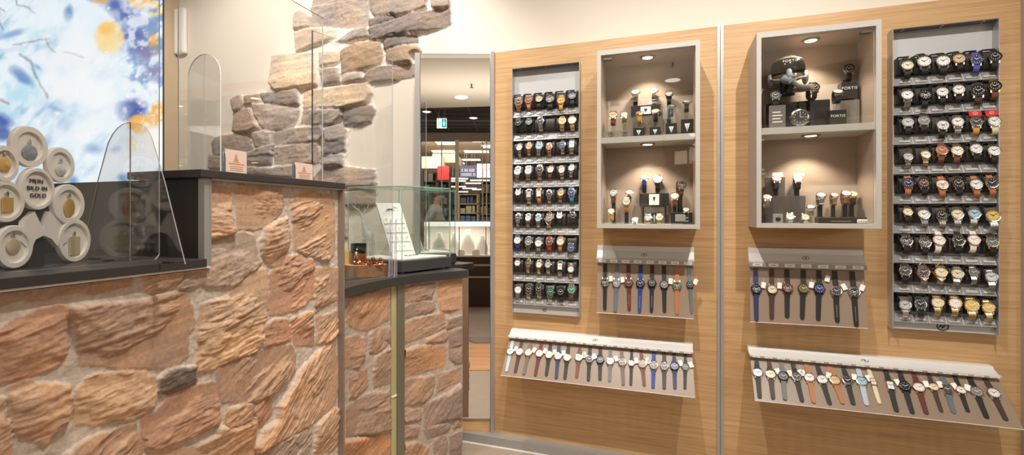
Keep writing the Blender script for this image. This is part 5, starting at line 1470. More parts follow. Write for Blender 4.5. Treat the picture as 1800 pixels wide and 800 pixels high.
# lower compartment of the helmet cabinet
block(1345, 345, 1416, 0, 0.085, 0.05, mat('smoked_block', rgb(96, 88, 84), 0.2, alpha=0.75), 'display_block', 'broad smoked block at the bottom of the helmet cabinet', 'display block', None, fl_, g)
block(1346, 312, 1380, 0, 0.065, 0.02, mat('smoked_block', rgb(96, 88, 84)), 'display_block', 'upright smoked block behind the pair of white watches', 'display block', None, fl_, g)
for (x0, y0, x1, y1, lb) in ((1357.5, 303.5, 1376, 311, 'small white price card above the first upper watch, lower helmet cabinet'), (1395, 305, 1414, 309, 'small white price card above the second upper watch, lower helmet cabinet')):
    block(x0, y0, x1, y1, 0.062, 0.001, WHITEPAPER, 'price_card', lb, 'card', None, None, 'price cards in the helmet cabinet', 0)
kb = block(1439, 382.5, 1534, 0, 0.13, 0.06, BOXK, 'display_plinth', 'long black display base at the bottom of the helmet cabinet', 'display plinth', None, fl_)
bc = block(1507, 385.5, 1530.5, 392, 0.133, 0.0015, WHITEPAPER, 'barcode_label', 'white barcode label on the long black display base', 'label', None, None, None, 0)
bars = MB()
for k in range(14):
    bars.box(-0.019 + 0.0027 * k, -0.019 + 0.0027 * k + (0.0008 + 0.0008 * (k % 3 == 0)), -0.0006, 0.0002, 0.002, 0.0085)
bars.build('bars', INK, bc)
kb_b = bpy.data.objects['body'] if False else None
MB().box(-0.05, 0.02, -0.0006, 0.0004, 0.008, 0.011).build('gilt_line', mat('gilt', rgb(196, 164, 104), 0.3, 0.8), kb)
kn = block(1359, 376, 1376, 0, 0.17, 0.02, mat('knob_block', rgb(196, 190, 184), 0.25, 0.5), 'display_cube', 'small silver cube with a round dark knob, bottom of the helmet cabinet', 'display cube', None, fl_)
MB().lathe([(0.0, 0.0), (0.009, 0.0), (0.010, 0.003), (0.006, 0.006), (0, 0.006)], 16, Matrix.Translation((0, 0, 0.018)) @ MFRONT).build('knob', mat('knob_dark', rgb(60, 56, 54), 0.3, 0.6), kn, smooth=40)
for k, (px, py, off, r, c, d, s, fl, tl_, where, st) in enumerate([
    (1364.6, 316, .075, .019, 'r', 'w', 'Ln', '', 45, 'on the smoked block, helmet cabinet', True), (1402, 315.7, .075, .020, 'r', 'w', 'Lk', '', 45, 'on the smoked block, helmet cabinet', True),
    (1348, 348.4, .15, .017, 'r', 'w', 'Ly', '', 45, 'at the outer edge, helmet cabinet', True), (1388.6, 382, .17, .0165, 's', 'w', 'Bs', '', 25, 'lying beside the silver cube', False), (1415.5, 383, .17, .0165, 's', 'c', 'Bs', '', 30, 'lying second from the cube', False),
    (1425.7, 365.8, .16, .016, 's', 'z', 'Bs', '', 55, 'before the row, helmet cabinet', True), (1443, 345, .10, .019, 's', 'w', 'Bs', '', 52, 'first on the long base', True), (1466.4, 345, .10, .015, 'r', 'w', 'Br', '', 50, 'second on the long base', True),
    (1487, 342, .10, .019, 'r', 'w', 'Br', '', 48, 'third on the long base', True), (1498.6, 343, .07, .019, 'g', 'c', 'Lx', '', 48, 'behind the third on the base', True)]):
    LW(px, py, off, fl_, r, c, d, s, fl, where, tilt=tl_, stand=st, clear=(k in (2, 5)), support_z=(UZ(1480, 382.5, .13)[1] + 0.0006 if k >= 6 else None))

# ================================================================ THINGS ON THE COUNTERS
# ---- acrylic shields
def pane(pts, th, name, root, edge, n=None, gm=None):
    """flat sheet from a polygon of world points (planar), thickness th, clear faces with visible edges"""
    P = [Vector(p) for p in pts]
    n = (P[1] - P[0]).cross(P[-1] - P[0]).normalized() * (th / 2)
    k = len(P)
    o0 = root.matrix_world.translation if root else Vector((0, 0, 0))
    inv = (Matrix.Translation(root.location) @ root.rotation_euler.to_matrix().to_4x4()).inverted() if root else Matrix.Identity(4)
    vs = [inv @ (p - n) for p in P] + [inv @ (p + n) for p in P]
    mb = MB().add(vs, [tuple(range(k))[::-1], tuple(range(k, 2 * k))], 0).add(vs, [(i, (i + 1) % k, k + (i + 1) % k, k + i) for i in range(k)], 1)
    return mb.build(name, [gm or ACRYL, edge], root)
o_pane = -0.105
# pane A on the upper worktop
sA0, sA1 = None, None
def S_at(px, o):
    p = hit(px, 400, C0 + AX * o, AX); return (p - C0).dot(MD)
sA0, sA1 = S_at(313.5, o_pane), S_at(567, o_pane)
zA = 2.02
shA = empty('acrylic_shield', Cp((sA0 + sA1) / 2, o_pane, slab_top), THETA)
pane([Cp(sA0, o_pane, slab_top + 0.001), Cp(sA1, o_pane, slab_top + 0.001), Cp(sA1, o_pane, zA), Cp(sA0, o_pane, zA)], 0.005, 'sheet', shA, CLEAR_EDGE)
tag(shA, 'large clear acrylic shield standing on the raised worktop', 'acrylic shield')
# arched cross piece
sf = S_at(360, o_pane)
w0 = (hit(388, 300, Cp(sf, 0, 0), MD) - Cp(sf, 0, 0)).dot(AX); w1 = (hit(331, 300, Cp(sf, 0, 0), MD) - Cp(sf, 0, 0)).dot(AX)
zf = hit(360, 95, Cp(sf, o_pane, 0), MD).z
ar = [Cp(sf, w1, slab_top + 0.001), Cp(sf, w0, slab_top + 0.001)]
rad_ = (w0 - w1) / 2
for i in range(13):
    a = math.pi * i / 12
    ar.append(Cp(sf, (w0 + w1) / 2 + rad_ * math.cos(a), zf - rad_ + rad_ * math.sin(a)))
pane(ar, 0.003, 'cross_fin', shA, CLEAR_EDGE)
MB().cyl(Cp(sf, o_pane, slab_top + 0.001) - shA.location, Cp(sf, o_pane, zf) - shA.location, 0.0018, seg=6).build('joint_strip', CLEAR_EDGE, shA).rotation_euler = (0, 0, -THETA)
# pane B behind the end of the tall counter, standing on the curved counter
Bn, Bf = Vector((-0.4307 * 1.825, 1.825, 0)), Vector((-0.2577 * 2.135, 2.135, 0))
zB = CAMH + 331 / FPX * 1.825
zB2 = CAMH + 271 / FPX * 2.135
shB = empty('acrylic_shield', (Bf.x, Bf.y, H2), 0)
pane([Bn + Vector((0, 0, H2 + 0.001)), Bf + Vector((0, 0, H2 + 0.001)), Bf + Vector((0, 0, (zB + zB2) / 2)), Bn + Vector((0, 0, (zB + zB2) / 2))], 0.004, 'sheet', shB, CLEAR_EDGE)
MB().cyl(Bn - shB.location + Vector((0, 0, H2 + 0.3)), Bn - shB.location + Vector((0, 0, (zB + zB2) / 2)), 0.003, seg=6).build('edge_strip', DARK_EDGE, shB)
for dx in (-0.012, 0.012):
    q = Bf + Vector((dx + 0.006, -0.012, H2))
    MB().hexa([(q.x - shB.location.x - .003, q.y - shB.location.y - .03, 0.0006), (q.x - shB.location.x + .003, q.y - shB.location.y - .03, 0.0006), (q.x - shB.location.x + .003, q.y - shB.location.y + .02, 0.0006), (q.x - shB.location.x - .003, q.y - shB.location.y + .02, 0.0006),
               (q.x - shB.location.x - .002, q.y - shB.location.y - .004, 0.26), (q.x - shB.location.x + .002, q.y - shB.location.y - .004, 0.26), (q.x - shB.location.x + .002, q.y - shB.location.y + .004, 0.26), (q.x - shB.location.x - .002, q.y - shB.location.y + .004, 0.26)]).build('foot', mat('clear_foot', rgb(200, 190, 200), 0.1, alpha=0.35), shB)
tag(shB, 'clear acrylic shield standing on the curved counter before the stones', 'acrylic shield')
# pane C on the lower worktop
zl_top = Z_LOW + 0.0215
oC = -0.09
sC1 = S_at(280, oC)
def zC(px, py): return hit(px, py, C0 + AX * oC, AX).z
shC = empty('acrylic_shield', Cp(sC1 - 0.1, oC, zl_top), THETA)
pane([Cp(-0.70, oC, zl_top), Cp(sC1 - 0.01, oC, zl_top), Cp(sC1, oC, zl_top + 0.012), Cp(sC1, oC, 2.1), Cp(-0.70, oC, 2.1)], 0.004, 'sheet', shC, CLEAR_EDGE)
sF = S_at(229, oC)
def oF(px, py): return (hit(px, py, Cp(sF, 0, 0), MD) - Cp(sF, 0, 0))
pts_f = [(140, 452), (326, 455), (290, 320), (268, 246), (263, 234), (255, 223), (243, 217), (229, 215), (217, 218), (207, 225), (198, 236), (190, 252), (172, 318)]
ff = []
for (x, y) in pts_f:
    v = oF(x, y); ff.append(Cp(sF, v.dot(AX), max(v.z, zl_top)))
ff[0].z = zl_top; ff[1].z = zl_top
pane(ff, 0.0025, 'cross_fin', shC, mat('grey_sheet_edge', rgb(160, 156, 156), 0.2, vary=0.05))
MB().cyl(Cp(sF, oC, zl_top + 0.001) - shC.location, Cp(sF, oC, ff[7].z) - shC.location, 0.0014, seg=6).build('joint_strip', MATS['grey_sheet_edge'], shC).rotation_euler = (0, 0, -THETA)
for (x, y) in ((190, 451), (296, 455)):
    v = oF(x, y)
    p = Cp(sF, v.dot(AX), zl_top)
    q = (Matrix.Translation(shC.location) @ Matrix.Rotation(THETA, 4, 'Z')).inverted() @ p
    MB().box(q.x - 0.012, q.x + 0.012, q.y - 0.006, q.y + 0.006, 0.0003, 0.004).build('clip', BLACK, shC)
tag(shC, 'clear acrylic shield with a flared cross fin on the lower worktop', 'acrylic shield')

# ---- pendant display board
DR = math.radians(95)
DD = Vector((math.cos(DR), math.sin(DR), 0)); DN = Vector((math.sin(DR), -math.cos(DR), 0))
D0 = on_plane(59, 469, zl_top)
D0.z = zl_top
droot = empty('pendant_display', D0, DR)
def dloc(x, y):
    p = hit(x, y, D0, DN)
    return (p - D0).dot(DD), p.z - D0.z
mb = MB()
circ = [(47, 258, 33, 36, 23, 28), (101.5, 290, 25, 31, 17.5, 22.5), (115.5, 359, 28.5, 35, 20, 26.5), (126, 425, 28.5, 38, 22, 28.5), (19, 434, 33, 38, 24.5, 31.5), (3, 354, 34, 37, 26, 30), (1, 288, 25, 32, 18, 24), (59, 332, 30.5, 37, 24.5, 31), (-52, 425, 28.5, 38, 22, 28.5)]
def dell(x, y, rx, ry):
    X, Z = dloc(x, y)
    return X, Z, abs(dloc(x + rx, y)[0] - dloc(x - rx, y)[0]) / 2, abs(dloc(x, y - ry)[1] - dloc(x, y + ry)[1]) / 2
for n_, (x, y, ro, rv, ri, rvi) in enumerate(circ):
    X, Z, RX, RZ = dell(x, y, ro, rv)
    q = ri / ro
    Z = max(Z, RZ + 0.0005)
    yf = 0.005 if n_ == 7 else 0.0008 * n_
    mb.lathe([(0.0, -0.001), (1.0, -0.001), (1.0, 0.006 + yf * .5), (0.97, 0.008 + yf * .5), (q * 1.03, 0.008 + yf * .5), (q * .98, 0.003 + yf * .3), (0.0, 0.003 + yf * .3)], 44, Matrix.Translation((X, 0, Z)) @ Matrix.Diagonal((RX, 1, RZ, 1)) @ MFRONT)
web = [(110, 540), (160, 490), (205, 585), (235, 490), (300, 560), (330, 640), (280, 670), (245, 628), (205, 612), (165, 632), (140, 690), (90, 640)]
mb.prism([dloc(x / 2.857, y / 2.857 + 200) for x, y in web], -0.006, 0.006, Matrix(((1, 0, 0, 0), (0, 0, 1, 0), (0, 1, 0, 0), (0, 0, 0, 1))))
mb.build('board', mat('white_mdf', rgb(240, 231, 221), 0.6, vary=0.02), droot, smooth=35)
X1, Z1 = dloc(70, 440)
MB().hexa([(X1 - 0.02, 0.006, 0.0), (X1 + 0.02, 0.006, 0.0), (X1 + 0.02, 0.075, 0.0), (X1 - 0.02, 0.075, 0.0), (X1 - 0.012, 0.006, 0.13), (X1 + 0.012, 0.006, 0.13), (X1 + 0.012, 0.010, 0.13), (X1 - 0.012, 0.010, 0.13)]).build('prop', DARKTOP, droot)
for i, line in enumerate(('MEIN', 'BILD IN', 'GOLD')):
    X, Z = dloc(59 + 1.5 * i, 319 + 12.5 * i)
    text_part('lettering', line, 0.0132, (X, -0.0062, Z), (math.radians(90), 0, 0), INK, droot, extrude=0.0006)
tag(droot, 'white cloud-shaped pendant display board reading MEIN BILD IN GOLD', 'display')
GOLD = mat('pendant_gold', rgb(244, 200, 112), 0.22, 0.45); SILV = mat('pendant_silver', rgb(240, 238, 234), 0.25, 0.45); PIC = mat('photo_engraving', rgb(158, 162, 168), 0.35, 0.2, vary=0.5, bscale=140)
PALEG = mat('pendant_pale_gold', rgb(240, 222, 180), 0.2, 0.45)
pend = [(47, 268, 'round', 13, 13, PIC, 'round engraved photo pendant in the topmost ring of the white display'), (102, 299, 'oval', 8, 11, SILV, 'oval silver pendant in the upper outer ring of the white display'), (117, 365, 'oval', 9, 16, GOLD, 'oval gold pendant in the middle outer ring of the white display'),
        (126, 432, 'rect', 9, 16, PALEG, 'rectangular gold photo pendant in the lowest outer ring'), (18, 433, 'round', 12, 13, PALEG, 'round pale gold pendant in the lowest ring near the frame edge'), (7, 360, 'rect', 10, 13, GOLD, 'square gold pendant in the middle ring near the frame edge'), (2, 289, 'round', 11, 13, GOLD, 'round gold pendant in the upper ring near the frame edge')]
for (x, y, sh, rx, rz, m, lb) in pend:
    X, Z, RX, RZ = dell(x, y, rx, rz)
    r = empty('pendant', D0 + DD * X + DN * 0.0052 + Vector((0, 0, Z)), DR)
    if sh == 'rect': MB().box(-RX, RX, -0.003, -0.0008, -RZ, RZ).build('plate', m, r, bevel=0.0006)
    else: MB().lathe([(0, 0.0008), (1.0, 0.0008), (1.0, 0.0024), (0.9, 0.003), (0.0, 0.003)], 28, Matrix.Diagonal((RX, 1, RZ, 1)) @ MFRONT).build('plate', m, r, smooth=40)
    st = MB()
    for k in range(5):
        a = math.tau * k / 5
        st.prism([(0.0016 * math.sin(a - .6), 0.0016 * math.cos(a - .6)), (0.0055 * math.sin(a), 0.0055 * math.cos(a)), (0.0016 * math.sin(a + .6), 0.0016 * math.cos(a + .6)), (0, 0)], -0.0024, -0.0006, Matrix(((1, 0, 0, 0), (0, 0, 1, 0), (0, 1, 0, RZ + 0.0085), (0, 0, 0, 1))))
    st.build('star', CHROME, r)
    MB().tube([(0.0025 * math.cos(a), -0.0015, RZ + 0.002 + 0.0025 * math.sin(a)) for a in [math.tau * i / 10 for i in range(11)]], 0.0007, 5).build('loop', CHROME, r)
    tag(r, lb, 'pendant', 'pendants on the white display')

# ---- two card stands on the raised worktop
def card_stand(x0, x1, xp0, xp1, ytop, ybase, o, label):
    base = slab_top + 0.0006
    s0 = (hit(xp0, ybase, C0 + AX * o, AX) - C0).dot(MD); s1 = (hit(x1, ybase, C0 + AX * o, AX) - C0).dot(MD)
    pb = Cp((s0 + s1) / 2, o, base)
    zt_ = hit((x0 + x1) / 2, ytop, C0 + AX * o, AX).z
    r = empty('card_stand', pb, THETA)
    L = s1 - s0; h = zt_ - base
    # local y runs along the counter
    MB().cyl((0, -L / 2 + 0.004, 0), (0, -L / 2 + 0.004, h * 0.82), 0.006, seg=14).cyl((0, -L / 2 + 0.004, h * .82), (0, -L / 2 + 0.004, h * .86), 0.0045, seg=14).build('holder', CHROME, r, smooth=40)
    c = MB().box(-0.0015, 0.0015, -L / 2 + 0.008, L / 2, 0.001, h).build('card', mat('pink_card', rgb(232, 204, 188), 0.35, coat=0.4, vary=0.03), r)
    pr = MB(); om = mat('orange_print', rgb(214, 150, 112), 0.5)
    ym = L * 0.04
    for k in range(4):
        w = L * (0.05 + 0.035 * k); z = h * (0.80 - 0.085 * k)
        pr.add([(0.0019, ym - w, z - h * .05), (0.0019, ym + w, z - h * .05), (0.0019, ym, z + h * .06)], [(0, 1, 2)])
    pr.box(0.0016, 0.0022, ym - L * .3, ym + L * .36, h * .42, h * .46)
    for k in range(3): pr.box(0.0016, 0.0022, ym - L * .26, ym + L * .3, h * (.16 + .08 * k), h * (.16 + .08 * k) + h * .02)
    pr.build('print', om, c)
    tag(r, label, 'card stand', 'card stands on the raised worktop')
card_stand(393, 433, 391, 433, 264, 304, -0.05, 'taller pink card with a fir tree print in a chrome holder, near the arched fin')
card_stand(516, 549, 515, 549, 287, 318, -0.05, 'smaller pink card in a chrome holder toward the counter end')

# ---- glass show case on the curved counter
g0 = on_plane(706, 459, 1.03); 
gA, gR, gL = Vector((-0.522, 2.20, 0)), Vector((-0.327, 2.444, 0)), Vector((-0.82, 2.32, 0))
quad = [gA, gR, gR + gL - gA, gL]
zbt, ztp = 1.03, CAMH + 50 / FPX * 2.2
gx = empty('glass_showcase', gA + Vector((0, 0, H2)), 0)
def loc_g(p, z): return (p.x - gA.x, p.y - gA.y, z - H2)
ec = sum(quad, Vector()) / 4
def grow(p, f): return ec + (p - ec) * f
MB().hexa([loc_g(grow(p, 1.035), H2 + 0.008) for p in quad] + [loc_g(grow(p, 1.035), zbt) for p in quad]).build('base', mat('showcase_base', rgb(66, 64, 66), 0.35, vary=0.05), gx, bevel=0.002)
ftm = MB()
for p in quad: ftm.lathe([(0.012, 0.0004), (0.012, 0.0085)], 10, Matrix.Translation(loc_g(grow(p, 0.95), H2)))
ftm.build('foot', BLACK, gx)
for i in range(4):
    a, b = quad[i], quad[(i + 1) % 4]
    pane([a + Vector((0, 0, zbt + .001)), b + Vector((0, 0, zbt + .001)), b + Vector((0, 0, ztp)), a + Vector((0, 0, ztp))], 0.005, 'glass_pane', gx, GREEN_EDGE, gm=GLASS)
pane([p + Vector((0, 0, ztp + 0.003)) for p in quad], 0.005, 'glass_top', gx, GREEN_EDGE, gm=GLASS)
ed = MB()
for i in range(4):
    ed.cyl(loc_g(quad[i], zbt + .002), loc_g(quad[i], ztp + .003), 0.0022, seg=6)
    ed.cyl(loc_g(quad[i], ztp + .003), loc_g(quad[(i + 1) % 4], ztp + .003), 0.0020, seg=6)
ed.build('glass_edge', GREEN_EDGE, gx)
tag(gx, 'square glass showcase with dark base standing on the curved counter', 'showcase')
# white tray, jewellery ramp, crystal stag
tr = [grow(p, 0.93) for p in quad]
t_o = MB().hexa([(p.x, p.y, zbt + 0.0008) for p in tr] + [(p.x, p.y, zbt + 0.009) for p in tr]).build('jewellery_tray', WHITE, None, bevel=0.002)
tag(t_o, 'flat white tray lining the floor of the glass showcase', 'tray')
ztr = zbt + 0.0095
rp_ = [PD(690, 441, 2.36), PD(731, 437, 2.43), PD(703, 357, 2.46), PD(661, 357, 2.39)]
rp_[0].z = rp_[1].z = ztr
nn = (rp_[1] - rp_[0]).cross(rp_[3] - rp_[0]).normalized()
if nn.y < 0: nn = -nn
jr = empty('jewellery_ramp', rp_[0], 0)
R0 = rp_[0]
P0 = [p - R0 for p in rp_]; P1 = [p + nn * 0.010 for p in P0]; P1[0].z = P1[1].z = 0.0; 
MB().hexa([tuple(v) for v in (P0[0], P0[1], P1[1], P1[0], P0[3], P0[2], P1[2], P1[3])]).build('panel', WHITE, jr)
def onr(a, b, lift=0.0): 
    v = P0[0].lerp(P0[1], a); w = P0[3].lerp(P0[2], a)
    return v.lerp(w, b) - nn * lift
rows_ = MB(); ring_ = MB()
for k in range(4):
    b = 0.10 + 0.17 * k
    rows_.hexa([tuple(onr(.06, b, .0005)), tuple(onr(.94, b, .0005)), tuple(onr(.94, b, .006)), tuple(onr(.06, b, .006)), tuple(onr(.06, b + .12, .0005)), tuple(onr(.94, b + .12, .0005)), tuple(onr(.94, b + .12, .003)), tuple(onr(.06, b + .12, .003))])
    for j in range(4):
        c = onr(.18 + .21 * j, b + .06, .007)
        ring_.tube([c + Vector((0.006 * math.cos(t_), -0.001, 0.008 * math.sin(t_))) for t_ in [math.tau * i / 10 for i in range(11)]], 0.0009, 5)
rows_.build('pad', WHITEPAPER, jr); ring_.build('ring_display', CHROME, jr)
# leaping antelope mark
am = MB()
def ap(x, y): return onr(0.5 + x, 0.87 + y, 0.0012)
am.tube([ap(-.14, .0), ap(-.05, .012), ap(.06, .008), ap(.12, .03)], [.0018, .003, .0028, .0016], 6).tube([ap(-.13, 0), ap(-.2, -.035)], .0011, 5).tube([ap(-.06, 0), ap(-.1, -.045)], .0011, 5).tube([ap(.06, 0), ap(.05, -.05)], .0011, 5).tube([ap(.09, .01), ap(.16, -.02)], .0011, 5).tube([ap(.12, .03), ap(.2, .05), ap(.3, .03)], .0010, 5)
am.build('emblem', INK, jr)
tag(jr, 'slanted white jewellery ramp with a leaping antelope mark in the glass showcase', 'jewellery display')
# bracelets and necklace on the tray
for i, (px, py, Y, rr_, lb) in enumerate(((717, 448, 2.36, .018, 'silver bangle lying before the jewellery ramp'), (730, 446, 2.40, .014, 'smaller silver bangle lying beside the ramp foot'))):
    p = PD(px, py, Y)
    o = MB().tube([(rr_ * math.cos(a), rr_ * math.sin(a), 0) for a in [math.tau * k / 20 for k in range(21)]], 0.0035, 8).build('bangle', CHROME, None, smooth=60)
    o.location = (p.x, p.y, ztr + 0.0042)
    tag(o, lb, 'bangle', 'bangles in the glass showcase')
# stag
sp_ = PD(641, 470, 2.5); sp_.z = H2 + 0.0006
k2 = 2.5 / FPX
def sg(x, y, dy=0.0): return (-(641 - x) * k2, dy, (471 - y) * k2)
st = MB()
st.ellipsoid(sg(647, 415), 0.034, 0.020, 0.026, 16, 10, M=Matrix.Rotation(0.35, 4, 'Y'))
st.tube([sg(645, 412), sg(641, 400), sg(638, 388), sg(637, 380)], [0.020, 0.014, 0.010, 0.010], 12)
st.ellipsoid(sg(634, 379), 0.013, 0.009, 0.009, 12, 8)
for (xa, xb, dy) in ((640, 639, -.008), (643, 643, .008), (652, 652, -.008), (655, 655, .008)):
    st.tube([sg(xa, 422, dy), sg((xa + xb) / 2, 445, dy), sg(xb, 470, dy)], [0.009, 0.005, 0.005], 8)
for s_, pts in ((-1, [(635, 376), (630, 371), (624, 366), (619, 361)]), (1, [(638, 376), (642, 371), (646, 366), (648, 360)])):
    st.tube([sg(x, y, s_ * .004) for x, y in pts], [0.004, 0.0035, 0.003, 0.002], 8)
    m_ = pts[2]; st.tube([sg(*m_), sg(m_[0] + 1, m_[1] - 7)], [0.003, 0.0015], 6)
    m_ = pts[1]; st.tube([sg(*m_), sg(m_[0] - 2 * s_, m_[1] - 6)], [0.003, 0.0015], 6)
for s_ in (-1, 1): st.tube([sg(636 + s_, 378, s_ * .006), sg(637 + 4 * s_, 375, s_ * .01)], [0.003, 0.001], 6)
o = st.build('stag_figurine', CRYSTAL, None, smooth=60); o.location = sp_
tag(o, 'crystal stag figurine with antlers standing behind the candle tumbler', 'figurine')

# ---- wood slice with candles on the curved counter
wc = on_plane(641, 486, H2)
wy = 2.15
wX = (641 - PCX) / FPX * wy
R = 39 * wy / FPX
ws = empty('wood_slice', (wX, wy, H2 + 0.0004), 0)
rs_ = np.random.RandomState(2)
n = 40; vs = []; th = 0.052
for ring_i, z in enumerate((0.0, th * .5, th)):
    for k in range(n):
        a = math.tau * k / n
        r = R * (1 + 0.03 * math.sin(3 * a + 1) + 0.015 * math.sin(11 * a + ring_i) + 0.008 * rs_.randn())
        vs.append((r * math.cos(a), r * 0.6 * math.sin(a), z))
fs = [tuple(range(n))[::-1]] + [(i * n + k, i * n + (k + 1) % n, (i + 1) * n + (k + 1) % n, (i + 1) * n + k) for i in range(2) for k in range(n)] + [tuple(2 * n + k for k in range(n))]
MB().add(vs, fs).build('bark', mat('bark', rgb(150, 112, 76), 0.85, bump=0.9, bscale=55, vary=0.45), ws, smooth=50)
MB().lathe([(0.0, th), (R * 0.93, th), (R * 0.93, th + 0.0012), (0.0, th + 0.0012)], 36, Matrix.Diagonal((1, 0.6, 1, 1))).build('cut_face', mat('pale_wood', rgb(208, 164, 112), 0.7, vary=0.15, bscale=30), ws)
tag(ws, 'round bark-edged wood slice carrying candles on the curved counter', 'wood slice')
zw = H2 + th + 0.0022
def cp(px, dy): 
    y = wy + dy; return Vector(((px - PCX) / FPX * y, y, zw))
c = cp(630.5, 0.0); r = 13.5 * wy / FPX; h = 36 * wy / FPX
t = empty('tumbler', c)
MB().lathe([(r * .97, 0.0), (r, 0.003), (r, h), (r * .94, h), (r * .93, 0.006), (0, 0.006)], 28).build('glass', mat('smoked_glass', rgb(40, 36, 36), 0.12, 0.3, alpha=0.9), t, smooth=40)
MB().lathe([(r * 1.006, 0.002), (r * 1.012, 0.002), (r * 1.012, h * .5), (r * 1.006, h * .52)], 28).build('copper_band', mat('copper_band', rgb(186, 104, 50), 0.3, 0.8, vary=0.2), t, smooth=40)
o = MB()
o.ellipsoid((0, -r * 1.02, h * .55), 0.006, 0.003, 0.008, 10, 6).ellipsoid((0.004, -r * 1.02, h * .74), 0.004, 0.003, 0.004, 8, 6).tube([(-.004, -r * 1.02, h * .5), (-.006, -r * 1.02, h * .3)], 0.0015, 5).tube([(.004, -r * 1.02, h * .5), (.005, -r * 1.02, h * .3)], 0.0015, 5)
o.build('animal_mark', PALE, t)
tag(t, 'black and copper candle tumbler on the wood slice', 'candle holder')
c = cp(608, 0.0); r = 7.5 * wy / FPX; h = 24 * wy / FPX
t = empty('candle', c)
MB().lathe([(r * .97, 0.0), (r, 0.003), (r, h), (0.0, h - 0.002)], 24).build('wax', mat('yellow_wax', rgb(228, 188, 92), 0.4, vary=0.06), t, smooth=40)
MB().cyl((0, 0, h - 0.003), (0.001, 0, h + 0.006), 0.0008, seg=6).build('wick', INK, t)
tag(t, 'short yellow candle on the wood slice behind the counter corner', 'candle')
gm = MB(); rg = random.Random(9); le = MB()
pts = [cp(618 + 56 * rg.random(), -0.055 + 0.05 * rg.random()) + Vector((0, 0, 0.001 + 0.016 * rg.random())) - ws.location for _ in range(46)]
gm.tube([tuple(p) for p in pts], 0.0009, 5)
g_o = gm.build('garland_wire', mat('copper_wire', rgb(206, 120, 66), 0.25, 1.0), None); g_o.location = ws.location
g_o.name = 'light_garland'
for p in pts[::3]: le.ellipsoid(p, 0.003, 0.003, 0.003, 8, 6)
le.build('bulb', mat('amber_bulb', (1, 0.7, 0.3, 1), 0.3, emit=(1.0, 0.62, 0.25, 1), estr=3.0), g_o, smooth=60)
lf = MB()
for p in pts[1::4]:
    lf.ellipsoid(p + Vector((0, 0, 0.004)), 0.010, 0.004, 0.006, 8, 5, M=Matrix.Rotation(rg.random() * 3, 4, 'Z') @ Matrix.Rotation(rg.random(), 4, 'X'))
lf.build('copper_leaf', mat('copper_leaf', rgb(176, 92, 44), 0.35, 0.7, vary=0.3), g_o, smooth=60)
tag(g_o, 'tangled copper wire light garland with leaves on the wood slice', 'garland')
for (px, dy, hh, lb) in ((656, -0.02, .036, 'acorn shaped copper ornament in the middle of the wood slice'), (669, -0.01, .030, 'acorn shaped copper ornament at the outer edge of the wood slice')):
    o = MB().lathe([(0.003, 0), (0.004, hh * .4), (0.009, hh * .5), (0.010, hh * .7), (0.006, hh * .95), (0.0, hh)], 14).build('ornament', mat('dark_copper', rgb(132, 82, 50), 0.4, 0.6, vary=0.2), None, smooth=50)
    o.location = cp(px, dy)
    tag(o, lb, 'ornament', 'copper ornaments on the wood slice')

# ================================================================ WHAT THE MIRROR SHOWS: the mall behind the photographer
def vm_(px, py, Yv):
    """a point seen in the mirror at that distance -> its true place in front of the mirror"""
    p = PD(px, py, Yv); return Vector((p.x, 2 * MY - p.y, p.z))
def yr(Yv): return 2 * MY - Yv
# white-lit jewellery showcase
YS = 6.3
zt1, zt2, zb2 = CAMH - (390 - HY) / FPX * YS, CAMH - (398 - HY) / FPX * YS, CAMH - (449 - HY) / FPX * YS
xs0, xs1 = -2.0, -0.23
js = empty('jewellery_counter', ((xs0 + xs1) / 2, yr(YS), 0))
hw = (xs1 - xs0) / 2; ys_ = -0.5
DBR = mat('dark_brown_laminate', rgb(58, 42, 34), 0.4, vary=0.08)
MB().box(-hw, hw, ys_, 0.0, 0.0, zb2 - 0.02).build('base', DBR, js)
for z in (CAMH - (466 - HY) / FPX * YS, CAMH - (487 - HY) / FPX * YS, CAMH - (541 - HY) / FPX * YS):
    MB().box(-hw, hw, 0.0, 0.012, z - 0.012, z + 0.010).build('ledge', mat('pale_ledge', rgb(196, 176, 150), 0.4, vary=0.03), js)
MB().box(-hw, hw, ys_, 0.0, zb2 - 0.02, zb2).build('floor_board', WHITE, js)
MB().box(-hw, hw, ys_, ys_ + 0.01, zb2, zt1).build('back_board', mat('pale_back', rgb(244, 226, 214), 0.7, vary=0.03), js)
MB().box(-hw, hw, -0.006, 0.0, zb2, zt1).build('glass_front', GLASS, js)
MB().box(-hw, hw, -0.05, 0.004, zt2, zt1).build('light_strip', mat('white_strip_lamp', (1, 1, 1, 1), 0.5, emit=(1.0, 0.96, 0.9, 1), estr=1.5), js)
MB().box(-hw, hw, ys_, 0.0, zt1, zt1 + 0.012).build('glass_top', mat('aqua_glass', rgb(170, 200, 190), 0.1, alpha=0.5), js)
for x in (-hw + 0.004, hw * 0.45, hw * 0.86):
    MB().box(x - 0.006, x + 0.006, -0.004, 0.006, zb2, zt2).build('upright', GREEN_EDGE, js)
tag(js, 'long jewellery counter with white lit display glass, seen in the mirror', 'counter')
L = add_light('showcase_light', 'AREA', (0, 0, 0), 7, (1.0, 0.95, 0.88), shape='RECTANGLE', size=1.6, size_y=0.2)
L.parent = js; L.location = (0, -0.22, zt2 - 0.01)
bustm = mat('bust_white', rgb(246, 236, 228), 0.6, vary=0.03)
